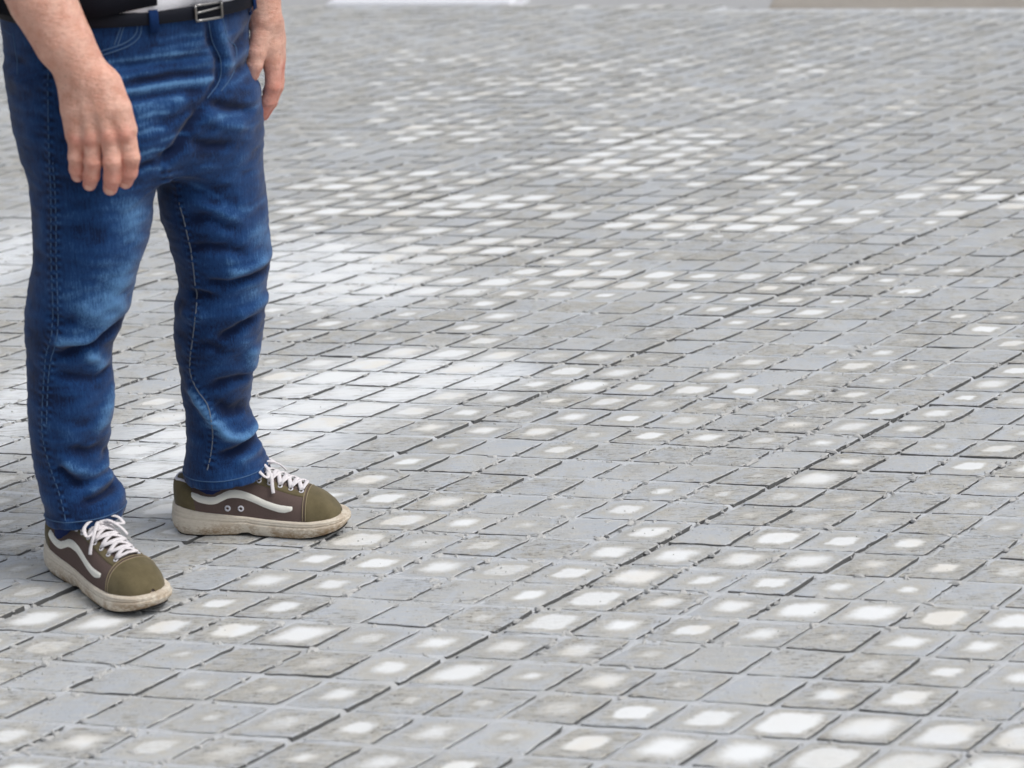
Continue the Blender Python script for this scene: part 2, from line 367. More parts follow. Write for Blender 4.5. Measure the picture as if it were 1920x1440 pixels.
SPOT = {}
for e in "0,-6,21 1,-6,21 2,-6,-25 3,-6,-21 4,-6,12 5,-6,21 6,-6,21 7,-6,21 3,-5,-21 4,-5,21 5,-5,21 6,-5,-12 7,-5,28 8,-5,31 9,-5,31 10,-5,38 11,-5,38 12,-5,38 -2,-4,-21 3,-4,21 4,-4,-12 5,-4,-12 6,-4,-21 7,-4,25 8,-4,31 9,-4,38 10,-4,34 11,-4,38 12,-4,38 -2,-3,-31 2,-3,-21 3,-3,21 4,-3,31 5,-3,12 6,-3,21 9,-3,21 10,-3,25 -3,-2,31 -2,-2,25 -1,-2,31 0,-2,31 1,-2,31 2,-2,-21 3,-2,21 4,-2,21 5,-2,25 6,-2,-12 9,-2,-21 10,-2,21 11,-2,21 -4,-1,-21 -3,-1,12 -1,-1,18 0,-1,21 3,-1,-12 4,-1,31 5,-1,21 6,-1,21 7,-1,21 8,-1,-12 9,-1,25 10,-1,21 -1,0,21 0,0,21 3,0,21 4,0,31 5,0,21 6,0,21 7,0,31 8,0,31 9,0,31 10,0,31 -6,1,-21 -1,1,21 0,1,25 1,1,25 2,1,-31 3,1,25 4,1,31 5,1,21 6,1,21 7,1,15 8,1,12 -4,2,21 -1,2,31 0,2,-21 1,2,-21 3,2,28 4,2,28 5,2,28 6,2,28 7,2,15 8,2,21 9,2,-21 -8,3,-21 -5,3,31 -1,3,31 0,3,21 3,3,28 5,3,28 6,3,21 7,3,21 -9,4,-31 -6,4,-31 -3,4,21 -2,4,25 -1,4,25 2,4,21 5,4,-21 8,4,-12 -7,5,31 -6,5,31 -3,5,25 2,5,12 4,5,-21 5,5,-12 -8,6,28 -7,6,31 -5,6,-31 -3,6,21 4,6,28 7,6,-21 -8,7,34 -6,7,60 -1,7,21 4,7,18 6,7,25 7,7,21 -9,8,31 -7,8,31 -6,8,38 -4,8,21 -3,8,21 -2,8,25 -1,8,-12 0,8,21 1,8,21 3,8,15 4,8,-21 5,8,-12 6,8,25 -10,9,25 -7,9,60 -6,9,38 -5,9,25 -4,9,21 -3,9,-21 -2,9,21 -1,9,21 0,9,-21 2,9,18 3,9,25 4,9,18 -8,10,34 -7,10,60 -6,10,60 -5,10,28 -4,10,21 -3,10,18 -2,10,25 -1,10,-21 0,10,-21 3,10,21 4,10,21 -9,11,38 -8,11,38 -7,11,60 -6,11,60 -5,11,60 -4,11,21 -3,11,31 -2,11,21 -1,11,31 0,11,21 1,11,21 2,11,21 4,11,15 5,11,-21 -9,12,28 -8,12,38 -7,12,60 -6,12,38 -4,12,28 -3,12,28 -1,12,28 1,12,-12 2,12,12 4,12,25 -8,13,31 -7,13,34 -6,13,31 -5,13,-21 -4,13,18 -1,13,21 1,13,25 2,13,12 4,13,25 -9,14,-12 -7,14,25 1,14,18 -12,15,-12 -11,15,25 -10,15,-21 -8,15,25 1,15,-12 3,15,21 -13,16,18 -12,16,15 -10,16,18 -8,16,28 -3,16,15 -2,16,12 2,16,25 -13,17,-21 -12,17,25 -10,17,-21 -9,17,21 -4,17,18 -3,17,21 -2,17,25 1,17,15 2,17,12 -14,18,60 -13,18,60 -12,18,38 -11,18,28 -10,18,28 -9,18,21 -8,18,25 -7,18,18 -5,18,15 -4,18,18 -3,18,25 -2,18,15 -1,18,-12 -15,19,60 -14,19,60 -13,19,60 -12,19,31 -11,19,25 -10,19,31 -9,19,21 -8,19,31 -7,19,31 -6,19,21 -4,19,21 -3,19,21 -1,19,25 -16,20,60 -14,20,60 -12,20,21 -10,20,25 -9,20,31 -8,20,31 -7,20,28 -6,20,21 -5,20,21 -4,20,21 -3,20,25 -2,20,12 -17,21,60 -15,21,34 -14,21,34 -13,21,60 -12,21,-31 -10,21,21 -9,21,18 -4,21,21 -3,21,21 -2,21,12 -1,21,15 -16,22,31 -14,22,31 -13,22,31 -12,22,31 -11,22,21 -10,22,31 -9,22,21 -18,23,31 -17,23,21 -16,23,-21 -15,23,31 -13,23,31 -12,23,25 -11,23,12 -19,24,21 -18,24,21 -16,24,21 -15,24,31 -14,24,15 -9,24,21 -8,24,12 -19,25,21 -14,25,28 -11,25,28 -10,25,31 -9,25,31 -8,25,31 -7,25,31 -6,25,-12 -20,26,31 -19,26,31 -18,26,31 -17,26,31 -16,26,28 -15,26,15 -13,26,31 -11,26,31 -10,26,31 -9,26,31 -8,26,31 -7,26,21 -6,26,28 -5,26,12 -4,26,15 -21,27,21 -20,27,28 -19,27,21 -18,27,25 -17,27,31 -16,27,31 -15,27,31 -14,27,31 -13,27,12 -11,27,21 -10,27,25 -9,27,15 -8,27,31 -7,27,12 -6,27,21 -4,27,31 -20,28,21 -19,28,25 -18,28,25 -17,28,31 -16,28,31 -15,28,31 -11,28,12 -9,28,21 -8,28,31 -3,28,31 -22,29,31 -21,29,31 -20,29,28 -19,29,28 -18,29,21 -9,29,21 -6,29,31 -5,29,21 -4,29,31 -3,29,31 -22,30,31 -21,30,31 -20,30,18 -19,30,18 -18,30,31 -12,30,21 -10,30,12 -8,30,15 -6,30,21 -5,30,28 -23,31,12 -22,31,12 -21,31,21 -20,31,31 -19,31,18 -18,31,18 -17,31,15 -16,31,18 -15,31,31 -14,31,18 -13,31,21 -11,31,31 -10,31,21 -6,31,28 -5,31,28 -4,31,18 -18,32,28 -17,32,28 -16,32,34 -15,32,34 -14,32,28 -13,32,18 -11,32,28 -6,32,21 -25,33,12 -19,33,15 -18,33,18 -17,33,34 -16,33,34 -15,33,34 -14,33,31 -13,33,12 -12,33,28 -11,33,31 -10,33,21 -17,34,31 -15,34,28 -14,34,18 -11,34,21 -26,35,18 -25,35,18 -17,35,31 -16,35,34 -15,35,28 -14,35,-21 -12,35,15 -26,36,21 -24,36,28 -22,36,31 -19,36,21 -18,36,31 -17,36,28 -16,36,28 -15,36,31 -13,36,12 -12,36,21 -25,37,21 -24,37,28 -23,37,31 -22,37,18 -20,37,21 -18,37,28 -17,37,21 -16,37,31 -15,37,25 -12,37,15 -25,38,31 -24,38,18 -23,38,31 -21,38,21 -20,38,28 -19,38,21 -18,38,25 -17,38,21 -16,38,15 -14,38,18 -12,38,12 -27,39,21 -25,39,18 -24,39,21 -23,39,12 -21,39,18 -20,39,21 -16,39,12 -14,39,12 -12,39,21 -26,40,18 -25,40,21 -23,40,15 -22,40,12 -20,40,15 -17,40,15 -9,40,12 -28,41,18 -18,41,15 -17,41,15 -14,41,12 -12,41,15 -29,42,28 -22,42,21 -19,42,12 -18,42,25 -14,42,12 -13,42,18 -29,43,21 -28,43,21 -27,43,31 -22,43,12 -21,43,21 -19,43,21 -18,43,28 -17,43,21 -13,43,15 -29,44,21 -28,44,21 -27,44,28 -26,44,31 -24,44,15 -23,44,18 -22,44,25 -21,44,21 -20,44,15 -19,44,15 -17,44,18 -16,44,15 -30,45,15 -25,45,28 -22,45,25 -21,45,25 -18,45,12 -13,45,12 -32,46,21 -31,46,21 -30,46,21 -28,46,28 -27,46,34 -26,46,34 -25,46,21 -24,46,21 -23,46,21 -19,46,15 -29,47,31 -28,47,18 -27,47,21 -26,47,31 -25,47,12 -35,48,15 -34,48,12 -33,48,15 -32,48,15 -27,48,21 -24,48,21 -19,48,15 -28,49,28 -26,49,25 -25,49,28 -22,49,15 -21,49,12 -20,49,28 -19,49,31 -18,49,12 -36,50,15 -34,50,21 -32,50,12 -31,50,25 -30,50,18 -29,50,25 -28,50,28 -27,50,25 -25,50,21 -24,50,21 -21,50,18 -20,50,28 -19,50,25 -35,51,21 -34,51,21 -33,51,25 -32,51,18 -31,51,18 -28,51,18 -27,51,18 -25,51,21 -24,51,18 -23,51,12 -21,51,12 -35,52,12 -33,52,21 -27,52,15 -25,52,12 -36,53,21 -29,53,15 -22,53,15 -33,54,21 -23,54,21 -22,54,15 -21,54,18 -20,54,18 -19,54,15 -16,54,12 -23,55,12 -22,55,12 -20,55,12 -34,56,15 -32,56,12 -31,56,12 -30,56,12 -25,56,18 -19,56,18 -32,57,12 -31,57,12 -26,57,21 -23,57,12 -22,57,12 -21,57,12 -37,58,15 -32,58,12 -31,58,15 -30,58,15 -29,58,15 -26,58,15 -30,59,15 -29,59,15 -24,59,18 -22,59,12 -34,60,12 -26,60,15 -24,60,15 -23,60,12 -22,60,15 -19,60,12 -18,60,15 -33,61,12 -21,64,31 -37,65,31 -35,65,38 -34,65,38".split():
    i, j, r = map(int, e.split(',')); SPOT[(i, j)] = r / 100.0

def tile_geo(i, j, n, rg):
    """one slab: ragged outline, worn rim, faintly domed top; returns verts, faces, uv and loop uvs"""
    c = np.array([(-1 + GAP, 0), (0, 0), (0, 1 - GAP), (-1 + GAP, 1 - GAP)], float)   # joint to the left of u=int, near side flush
    c = c - np.array((GAP * 0.0, 0)) - np.array((0.0, 0.0))
    c[:, 0] -= 0.0; c += rg.normal(0, 0.014, (4, 2))
    c[:, 0] = np.clip(c[:, 0], -1 + GAP - 0.03, 0.02); c[:, 1] = np.clip(c[:, 1], -0.02, 1 - GAP + 0.03)
    per = []
    for k in range(4):
        a, b = c[k], c[(k + 1) % 4]; nrm = np.array(((b - a)[1], -(b - a)[0]))
        for t in range(n):
            f = t / n; off = rg.normal(0, 0.0075) if t else -0.004
            q = a + (b - a) * f + nrm * off
            if t == 0: q = q + (c.mean(0) - q) * 0.012
            per.append(q)
    per = np.array(per); ctr = per.mean(0); m = len(per)
    inner = ctr + (per - ctr) * (0.965 + rg.normal(0, 0.010, (m, 1)))
    uv = np.vstack([ctr + (per - ctr) * 1.012, per, inner, ctr[None]])
    tz = rg.normal(0, 0.0007); sl = rg.normal(0, 0.0012, 2)
    d = (uv - ctr)
    z = tz + d @ sl
    z[:m] = -0.022; z[m:2 * m] -= 0.0009 + np.abs(rg.normal(0, 0.0006, m)); z[-1] += 0.0007
    xy = gp(i + uv[:, 0], j + uv[:, 1]) if False else O0 + np.outer(i + uv[:, 0], VA) + np.outer(j + uv[:, 1], VB)
    V = np.concatenate([xy, z[:, None]], 1); F = []
    for k in range(m):
        l = (k + 1) % m
        F += [(k, l, m + l, m + k), (m + k, m + l, 2 * m + l, 2 * m + k), (2 * m + k, 2 * m + l, 3 * m)]
    tuv = np.stack([(uv[:, 0] + 1 - GAP) / (1 - GAP), uv[:, 1] / (1 - GAP)], 1)
    return V, F, tuv

WASH = [(gx, gy, sx, sy) for gx, gy, sx, sy in [[-0.557, 5.434, 0.129, 0.169], [-0.434, 5.302, 0.168, 0.217], [-0.352, 5.068, 0.147, 0.148], [-0.529, 5.113, 0.108, 0.151], [-0.234, 4.401, 0.176, 0.154], [-0.365, 4.252, 0.16, 0.182], [-0.441, 4.075, 0.099, 0.204], [-0.034, 4.379, 0.07, 0.094], [-0.707, 3.945, 0.097, 0.295], [-1.344, 5.523, 0.089, 0.359], [-1.063, 4.271, 0.082, 0.301]]]
def set_wash(o):
    n = len(o.data.vertices); co = np.zeros(n * 3, np.float32); o.data.vertices.foreach_get('co', co); co = co.reshape(-1, 3) + np.array(WLOC[o.name])
    w = np.zeros(n)
    for gx, gy, sx, sy in WASH: w += np.exp(-((co[:, 0] - gx) / sx) ** 2 - ((co[:, 1] - gy) / sy) ** 2)
    at = o.data.attributes.new('wash', 'FLOAT', 'POINT'); at.data.foreach_set('value', np.clip(1.35 * w, 0, 1).astype(np.float32))
set_wash(pav)

def set_tile_attrs(me, tuv, colr):
    uvl = me.uv_layers.new(name='tile_uv')
    li = np.zeros(len(me.loops), np.int32); me.loops.foreach_get('vertex_index', li)
    uvl.data.foreach_set('uv', np.asarray(tuv, np.float32)[li].ravel())
    at = me.attributes.new('tile', 'FLOAT_COLOR', 'POINT'); at.data.foreach_set('color', np.asarray(colr, np.float32).ravel())

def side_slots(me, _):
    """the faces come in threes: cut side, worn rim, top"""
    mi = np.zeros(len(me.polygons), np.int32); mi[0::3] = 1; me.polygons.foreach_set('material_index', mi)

def frame_dist(c):
    """how near the camera a tile is, or None outside the view"""
    return c[1] if (abs(c[0]) < 0.262 * c[1] + 0.02 and c[1] > 2.62) else None

tiles = []
for j in range(-15, 66):
    for i in range(-66, 23):
        if j > jmax(i): continue
        c = gp(i - 0.5, j + 0.5)
        if not in_area(c): continue
        tiles.append((frame_dist(c) or 50 + c[1], i, j))
tiles.sort()
SV, SF, SU, SC = [], [], [], []
base_i = 0
for k, (dist, i, j) in enumerate(tiles):
    rg = np.random.default_rng((i + 200) * 1000 + j + 200)
    near = k < 300
    V, F, tuv = tile_geo(i, j, 8 if near else (4 if dist < 6 else 2), rg)
    r = SPOT.get((i, j), 0.0); fnt = 1.0 - 0.35 * rg.random() ** 2
    if r == 0 and (i, j) not in SPOT:
        # beyond what the photograph shows the same mix goes on
        if dist > 50 and rg.random() < 0.5: r = rg.choice((0.15, 0.2, 0.26))
        elif rg.random() < 0.22: r, fnt = rg.uniform(0.08, 0.16), 0.25
    if r < 0: r, fnt = -r, 0.25
    if r > 0.5: r, fnt = 0.36, 0.6
    elif 5.0 < dist < 50: r = min(0.38, r * 1.18)      # white spots a little larger on the far slabs
    col = np.tile((r * rg.uniform(0.88, 1.05), rg.random(), rg.random(), fnt), (len(V), 1))
    if near:
        ctr = V[-1] * (1, 1, 0)
        o = obj('paving_tile', V, F, M_TILE, pav, loc=ctr, smooth=False)
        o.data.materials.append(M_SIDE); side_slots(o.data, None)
        set_tile_attrs(o.data, tuv, col); WLOC[o.name] = tuple(ctr); set_wash(o)
    else:
        SV.append(V); SU.append(tuv); SC.append(col)
        SF += [tuple(a + base_i for a in f) for f in F]; base_i += len(V)
rest = obj('paving_tile', np.vstack(SV), SF, M_TILE, pav, smooth=False)
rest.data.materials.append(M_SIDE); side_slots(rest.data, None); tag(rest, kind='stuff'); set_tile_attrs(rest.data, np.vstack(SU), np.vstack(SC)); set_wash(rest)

def crumbs(n=7000, nb=1700):
    V, F = [], []
    oc = np.array([(1, 0, 0), (-1, 0, 0), (0, 1, 0), (0, -1, 0), (0, 0, 1), (0, 0, -1)], float)
    of = [(0, 2, 4), (2, 1, 4), (1, 3, 4), (3, 0, 4), (2, 0, 5), (1, 2, 5), (3, 1, 5), (0, 3, 5)]
    def spot(edge):
        while True:
            u, v = rng.uniform(-40, 12), rng.uniform(-12, 26); s = rng.random()
            if s < edge / 2: u = round(u) + rng.normal(GAP * 0.2, 0.05)
            elif s < edge: v = round(v) + rng.normal(-GAP * 0.8, 0.05)
            p = gp(u, v)
            if not in_area(p, -0.2) or p[1] > 5.6: continue
            if vnoise(np.array([[p[0], p[1], 0.0]]), 2.6, 31)[0] < rng.uniform(-0.6, 0.5): continue
            return p, (u % 1) > GAP and (v % 1) < 1 - GAP
    for _ in range(n):
        p, on = spot(0.8); r = rng.lognormal(math.log(0.0012), 0.4); b = len(V)
        V += list(oc * r * rng.uniform(0.6, 1.4, (6, 3)) + (*p, (0.0010 if on else -0.003))); F += [tuple(a + b for a in f) for f in of]
    for _ in range(nb):              # flat dabs of mortar that spill over the slab edges
        p, on = spot(0.95); b = len(V); m = 9; R0 = rng.uniform(0.003, 0.010); ang = rng.uniform(0, 6.28); st = rng.uniform(0.35, 0.8); hgt = rng.uniform(0.0006, 0.0022)
        q = []
        for lv, k in ((-0.003, 1.25), (hgt * 0.45, 0.86), (hgt, 0.45)):
            for a in range(m):
                th = 6.28319 * a / m; rr = R0 * k * (1 + 0.3 * math.sin(3 * th + ang * 5) + rng.normal(0, 0.12)); x, y = rr * math.cos(th), rr * st * math.sin(th)
                q.append((p[0] + x * math.cos(ang) - y * math.sin(ang), p[1] + x * math.sin(ang) + y * math.cos(ang), lv + rng.normal(0, 0.0002)))
        V += q
        for l in (0, 1):
            for a in range(m): F.append((b + l * m + a, b + l * m + (a + 1) % m, b + (l + 1) * m + (a + 1) % m, b + (l + 1) * m + a))
        F.append(tuple(b + 2 * m + a for a in range(m)))
    return V, F
cv, cf = crumbs()
cr = obj('mortar_crumbs', cv, cf, simple('mortar_crumb', lin(186, 187, 186), 0.9, 0.22, 90, 0.5, 300, 0.001), smooth=False)
tag(cr, 'crumbs of grey mortar scattered along the tile joints', 'mortar crumbs', 'stuff')

ka, kb = gp(-48.6, 66.05), gp(-40.75, 66.05)
dv = rd / 30.0
def kerb_block(a, b, w, h):
    P = [np.array((*q, 0)) for q in (a, b, b + dv * w, a + dv * w)]
    ch = 0.012; V = []
    for z, ins in ((-0.05, 0), (h - ch, 0), (h, ch)):
        ctr = sum(P) / 4
        for q in P:
            d = (ctr - q) / np.linalg.norm(ctr - q); V.append(q + d * ins * 1.4 + np.array((0, 0, z)))
    F = [(k, (k + 1) % 4, 4 + (k + 1) % 4, 4 + k) for k in range(4)] + [(4 + k, 4 + (k + 1) % 4, 8 + (k + 1) % 4, 8 + k) for k in range(4)] + [(8, 9, 10, 11)]
    return V, F
kv_, kf_ = kerb_block(ka, kb, 0.45, 0.012)
tag(obj('stone_slab', kv_, kf_, simple('white_stone', lin(226, 229, 236), 0.6, 0.04, 30), smooth=False),
    'long white stone slab at the far edge of the paving', 'slab')

# ------------------------------------------------------------------ person
PL = (-0.62, 3.43, 0.0)
person = bpy.data.objects.new('person', None); C.link(person); person.location = PL; WLOC['person'] = PL
tag(person, 'person standing on the paving in blue jeans and olive sneakers, arms hanging', 'person')
FACE = math.radians(42); FD = np.array((math.sin(FACE), -math.cos(FACE))); LD = np.array((math.cos(FACE), math.sin(FACE)))   # forward, to his left

RLEG = np.array([(0.915, -0.661, 3.37, 0.117), (0.856, -0.659, 3.363, 0.113), (0.788, -0.657, 3.356, 0.115), (0.729, -0.663, 3.349, 0.107), (0.695, -0.667, 3.345, 0.101), (0.669, -0.671, 3.342, 0.098), (0.643, -0.672, 3.34, 0.097), (0.598, -0.678, 3.335, 0.094), (0.568, -0.688, 3.331, 0.087), (0.527, -0.7, 3.332, 0.085), (0.483, -0.712, 3.334, 0.084), (0.447, -0.721, 3.336, 0.08), (0.427, -0.729, 3.337, 0.073), (0.398, -0.734, 3.339, 0.069), (0.353, -0.737, 3.341, 0.071), (0.309, -0.742, 3.343, 0.07), (0.265, -0.747, 3.346, 0.067), (0.239, -0.749, 3.347, 0.064), (0.211, -0.752, 3.348, 0.061), (0.192, -0.752, 3.349, 0.06), (0.169, -0.744, 3.35, 0.065), (0.151, -0.736, 3.351, 0.07), (0.134, -0.735, 3.352, 0.069), (0.116, -0.737, 3.353, 0.066), (0.091, -0.739, 3.354, 0.061)]); LLEG = np.array([(0.889, -0.492, 3.49, 0.071), (0.827, -0.497, 3.49, 0.075), (0.78, -0.498, 3.49, 0.081), (0.755, -0.498, 3.49, 0.086), (0.709, -0.498, 3.49, 0.09), (0.666, -0.497, 3.49, 0.09), (0.627, -0.497, 3.49, 0.091), (0.599, -0.496, 3.49, 0.09), (0.561, -0.491, 3.49, 0.086), (0.524, -0.487, 3.49, 0.082), (0.501, -0.486, 3.491, 0.081), (0.484, -0.49, 3.493, 0.076), (0.466, -0.492, 3.496, 0.075), (0.442, -0.499, 3.499, 0.08), (0.411, -0.502, 3.504, 0.078), (0.383, -0.507, 3.508, 0.078), (0.347, -0.513, 3.514, 0.072), (0.308, -0.517, 3.519, 0.065), (0.265, -0.523, 3.526, 0.06), (0.235, -0.524, 3.53, 0.057), (0.21, -0.521, 3.533, 0.06), (0.18, -0.521, 3.538, 0.062), (0.159, -0.522, 3.541, 0.064), (0.143, -0.518, 3.543, 0.072), (0.121, -0.52, 3.546, 0.075), (0.105, -0.518, 3.548, 0.077), (0.078, -0.515, 3.55, 0.073)]); PELV = np.array([(0.972, -0.599, 3.43, 0.198), (0.929, -0.602, 3.43, 0.193), (0.886, -0.604, 3.43, 0.19), (0.851, -0.603, 3.43, 0.186), (0.823, -0.599, 3.43, 0.187), (0.795, -0.599, 3.43, 0.189), (0.77, -0.597, 3.43, 0.192), (0.726, -0.597, 3.43, 0.193)])
FOLDS = [[[[-0.7411,0.4284],[-0.7105,0.4327],[-0.684,0.4382],[-0.6569,0.4508],[-0.6231,0.4713]],-9,9],[[[-0.7429,0.4538],[-0.7124,0.4564],[-0.6827,0.4517],[-0.6602,0.4618]],6,9],[[[-0.6898,0.4229],[-0.6758,0.406],[-0.6712,0.3821]],5,10],[[[-0.7484,0.3995],[-0.7106,0.3872],[-0.6812,0.377],[-0.654,0.3888]],-5,10],[[[-0.6568,0.3596],[-0.6741,0.314],[-0.6907,0.2773]],5,9],[[[-0.7438,0.5033],[-0.7178,0.489],[-0.6919,0.4899]],-5,10],[[[-0.6985,0.5107],[-0.657,0.4958],[-0.6215,0.508]],6,22],[[[-0.761,0.2329],[-0.7414,0.2086],[-0.7215,0.186]],-6,9],[[[-0.7513,0.242],[-0.7273,0.2175],[-0.7062,0.2073],[-0.6794,0.2111]],6,11],[[[-0.7284,0.1606],[-0.7013,0.1663],[-0.6741,0.1729],[-0.6506,0.1683]],-8,8],[[[-0.7224,0.1766],[-0.6865,0.1829],[-0.6528,0.1836]],6,9],[[[-0.6899,0.2398],[-0.6737,0.2251],[-0.6618,0.2105]],-5,8],[[[-0.7319,0.26],[-0.7067,0.2479],[-0.6844,0.2508]],-4,9],[[[-0.5927,0.5914],[-0.6213,0.557],[-0.6331,0.5218]],5,14],[[[-0.4003,0.5087],[-0.4321,0.5006],[-0.4681,0.4981],[-0.5123,0.5052]],-8,9],[[[-0.3991,0.5254],[-0.4397,0.5194],[-0.4756,0.5169]],5,10],[[[-0.56,0.3045],[-0.5415,0.273],[-0.524,0.2403],[-0.5036,0.2073],[-0.4816,0.1948],[-0.4584,0.1979],[-0.4415,0.2149]],9,10],[[[-0.5169,0.3078],[-0.4819,0.3133],[-0.4478,0.3073]],-6,10],[[[-0.4284,0.4275],[-0.4515,0.4189],[-0.475,0.4065],[-0.4983,0.3959]],-7,9],[[[-0.4132,0.4514],[-0.4409,0.4411],[-0.4639,0.4344]],6,11],[[[-0.441,0.3768],[-0.4509,0.3391],[-0.4573,0.3009]],5,9],[[[-0.5123,0.2739],[-0.4959,0.249],[-0.4688,0.2432]],-6,12],[[[-0.5205,0.1666],[-0.4832,0.1732],[-0.45,0.1858],[-0.4281,0.1968]],-8,8],[[[-0.494,0.1509],[-0.4565,0.1594],[-0.4278,0.1752]],6,9],[[[-0.5416,0.4746],[-0.5187,0.4812],[-0.4966,0.4767]],-5,8],[[[-0.5618,0.4472],[-0.5357,0.4369],[-0.508,0.4453]],4,10],[[[-0.5492,0.3806],[-0.5171,0.3871],[-0.4867,0.3708]],-4,10],[[[-0.5393,0.5579],[-0.4983,0.5703],[-0.4633,0.5626],[-0.429,0.5449]],-5,10],[[[-0.5279,0.6215],[-0.4857,0.6183],[-0.4434,0.5913]],-4,10],[[[-0.5319,0.6489],[-0.5015,0.6424],[-0.4676,0.624],[-0.4383,0.6002]],4,10],[[[-0.5467,0.7248],[-0.5186,0.7566],[-0.4948,0.79],[-0.4715,0.819]],-8,8],[[[-0.4674,0.8188],[-0.4393,0.8009],[-0.4054,0.7827]],-6,8],[[[-0.4812,0.8023],[-0.4577,0.7802],[-0.4171,0.76]],5,10],[[[-0.5053,0.7647],[-0.4772,0.7466],[-0.4358,0.7366]],-5,9],[[[-0.5193,0.748],[-0.5538,0.7406],[-0.5846,0.7261]],-4,9],[[[-0.4756,0.8208],[-0.5148,0.8035],[-0.5532,0.7962]],-4,9],[[[-0.4699,0.8401],[-0.52,0.8418],[-0.5866,0.8457]],-4,7],[[[-0.4637,0.8652],[-0.5177,0.8686],[-0.5886,0.8693]],-4,7],[[[-0.4659,0.8904],[-0.5073,0.8934],[-0.5988,0.8948]],-3.5,7],[[[-0.4327,0.8893],[-0.4104,0.9094],[-0.3964,0.9297]],-5,9],[[[-0.4314,0.8514],[-0.4096,0.8633],[-0.3956,0.8713]],-4,8],[[[-0.4613,0.9484],[-0.4609,0.9119],[-0.4517,0.8807],[-0.4559,0.8481],[-0.4747,0.8216]],-5,6],[[[-0.4514,0.9481],[-0.446,0.9114],[-0.44,0.8803],[-0.4455,0.8519]],5,9]]
FADES_LIGHTS = [[[[-0.5293,0.9283],[-0.4992,0.9315],[-0.4696,0.928]],0.4725,4.5],[[[-0.5389,0.9137],[-0.5012,0.9166],[-0.4641,0.9129]],0.405,4.5],[[[-0.6046,0.9034],[-0.5313,0.9051],[-0.4585,0.9002]],0.675,4.5],[[[-0.6032,0.8925],[-0.531,0.8942],[-0.4593,0.8893]],0.54,4.5],[[[-0.5961,0.8788],[-0.5292,0.8808],[-0.4629,0.876]],0.4725,4.5],[[[-0.6006,0.8563],[-0.5311,0.8582],[-0.4621,0.8533]],1.0125000000000002,4.5],[[[-0.5863,0.8482],[-0.5276,0.8505],[-0.4694,0.846]],0.54,4.5],[[[-0.5743,0.8326],[-0.541,0.8357],[-0.5082,0.8321]],0.6075,4.5],[[[-0.5694,0.8247],[-0.5516,0.8283],[-0.5344,0.8252]],0.405,4.5],[[[-0.5671,0.8137],[-0.5484,0.8173],[-0.5304,0.8142]],0.675,4.5],[[[-0.5681,0.8019],[-0.5519,0.8056],[-0.5363,0.8025]],0.54,4.5],[[[-0.5692,0.7893],[-0.553,0.7929],[-0.5374,0.7899]],0.7425000000000002,4.5],[[[-0.5391,0.7704],[-0.52,0.774],[-0.5014,0.7708]],0.675,4.5],[[[-0.5723,0.7545],[-0.556,0.7582],[-0.5404,0.7551]],0.7425000000000002,4.5],[[[-0.5707,0.7442],[-0.5599,0.7481],[-0.5496,0.7452]],0.4725,4.5],[[[-0.5734,0.7229],[-0.5613,0.7267],[-0.5498,0.7238]],0.675,4.5],[[[-0.4276,0.9016],[-0.4053,0.9217],[-0.3943,0.9363]],0.5,5],[[[-0.4359,0.8684],[-0.4124,0.8819],[-0.3977,0.8898]],0.4,5],[[[-0.4568,0.793],[-0.4235,0.7876],[-0.3982,0.7884]],0.5,5],[[[-0.458,0.8312],[-0.428,0.8404],[-0.3977,0.8545]],0.3,5],[[[-0.4806,0.8108],[-0.4559,0.804]],0.3,5],[[[-0.509,0.7717],[-0.5457,0.736]],0.4,5],[[[-0.5124,0.6785],[-0.4879,0.6646],[-0.4599,0.6417]],0.5,5],[[[-0.4687,0.6377],[-0.4271,0.623],[-0.3927,0.6263]],0.4,5],[[[-0.6033,0.6617],[-0.6132,0.6184],[-0.6298,0.5573]],0.45,26],[[[-0.5882,0.6699],[-0.5988,0.6179]],0.3,18],[[[-0.6417,0.5221],[-0.6493,0.4866]],0.5,26],[[[-0.7294,0.4588],[-0.6877,0.4446]],0.4,6],[[[-0.6857,0.4201],[-0.6737,0.3923]],0.45,10],[[[-0.6611,0.3597],[-0.6907,0.2773]],0.35,9],[[[-0.4131,0.5811],[-0.4118,0.5351]],0.45,16],[[[-0.458,0.5135],[-0.4343,0.4708]],0.4,16],[[[-0.5071,0.341],[-0.4837,0.3498]],0.3,14],[[[-0.5521,0.2898],[-0.5242,0.2374],[-0.4993,0.2033],[-0.468,0.1923],[-0.4436,0.2111]],0.55,7],[[[-0.4531,0.3962],[-0.4528,0.3391]],0.25,12],[[[-0.6809,0.6032],[-0.6886,0.5238]],0.2,30],[[[-0.7399,0.649],[-0.7472,0.5791]],0.2,10]]  # whisker wear, plus thigh and fold highlights put into the denim colour
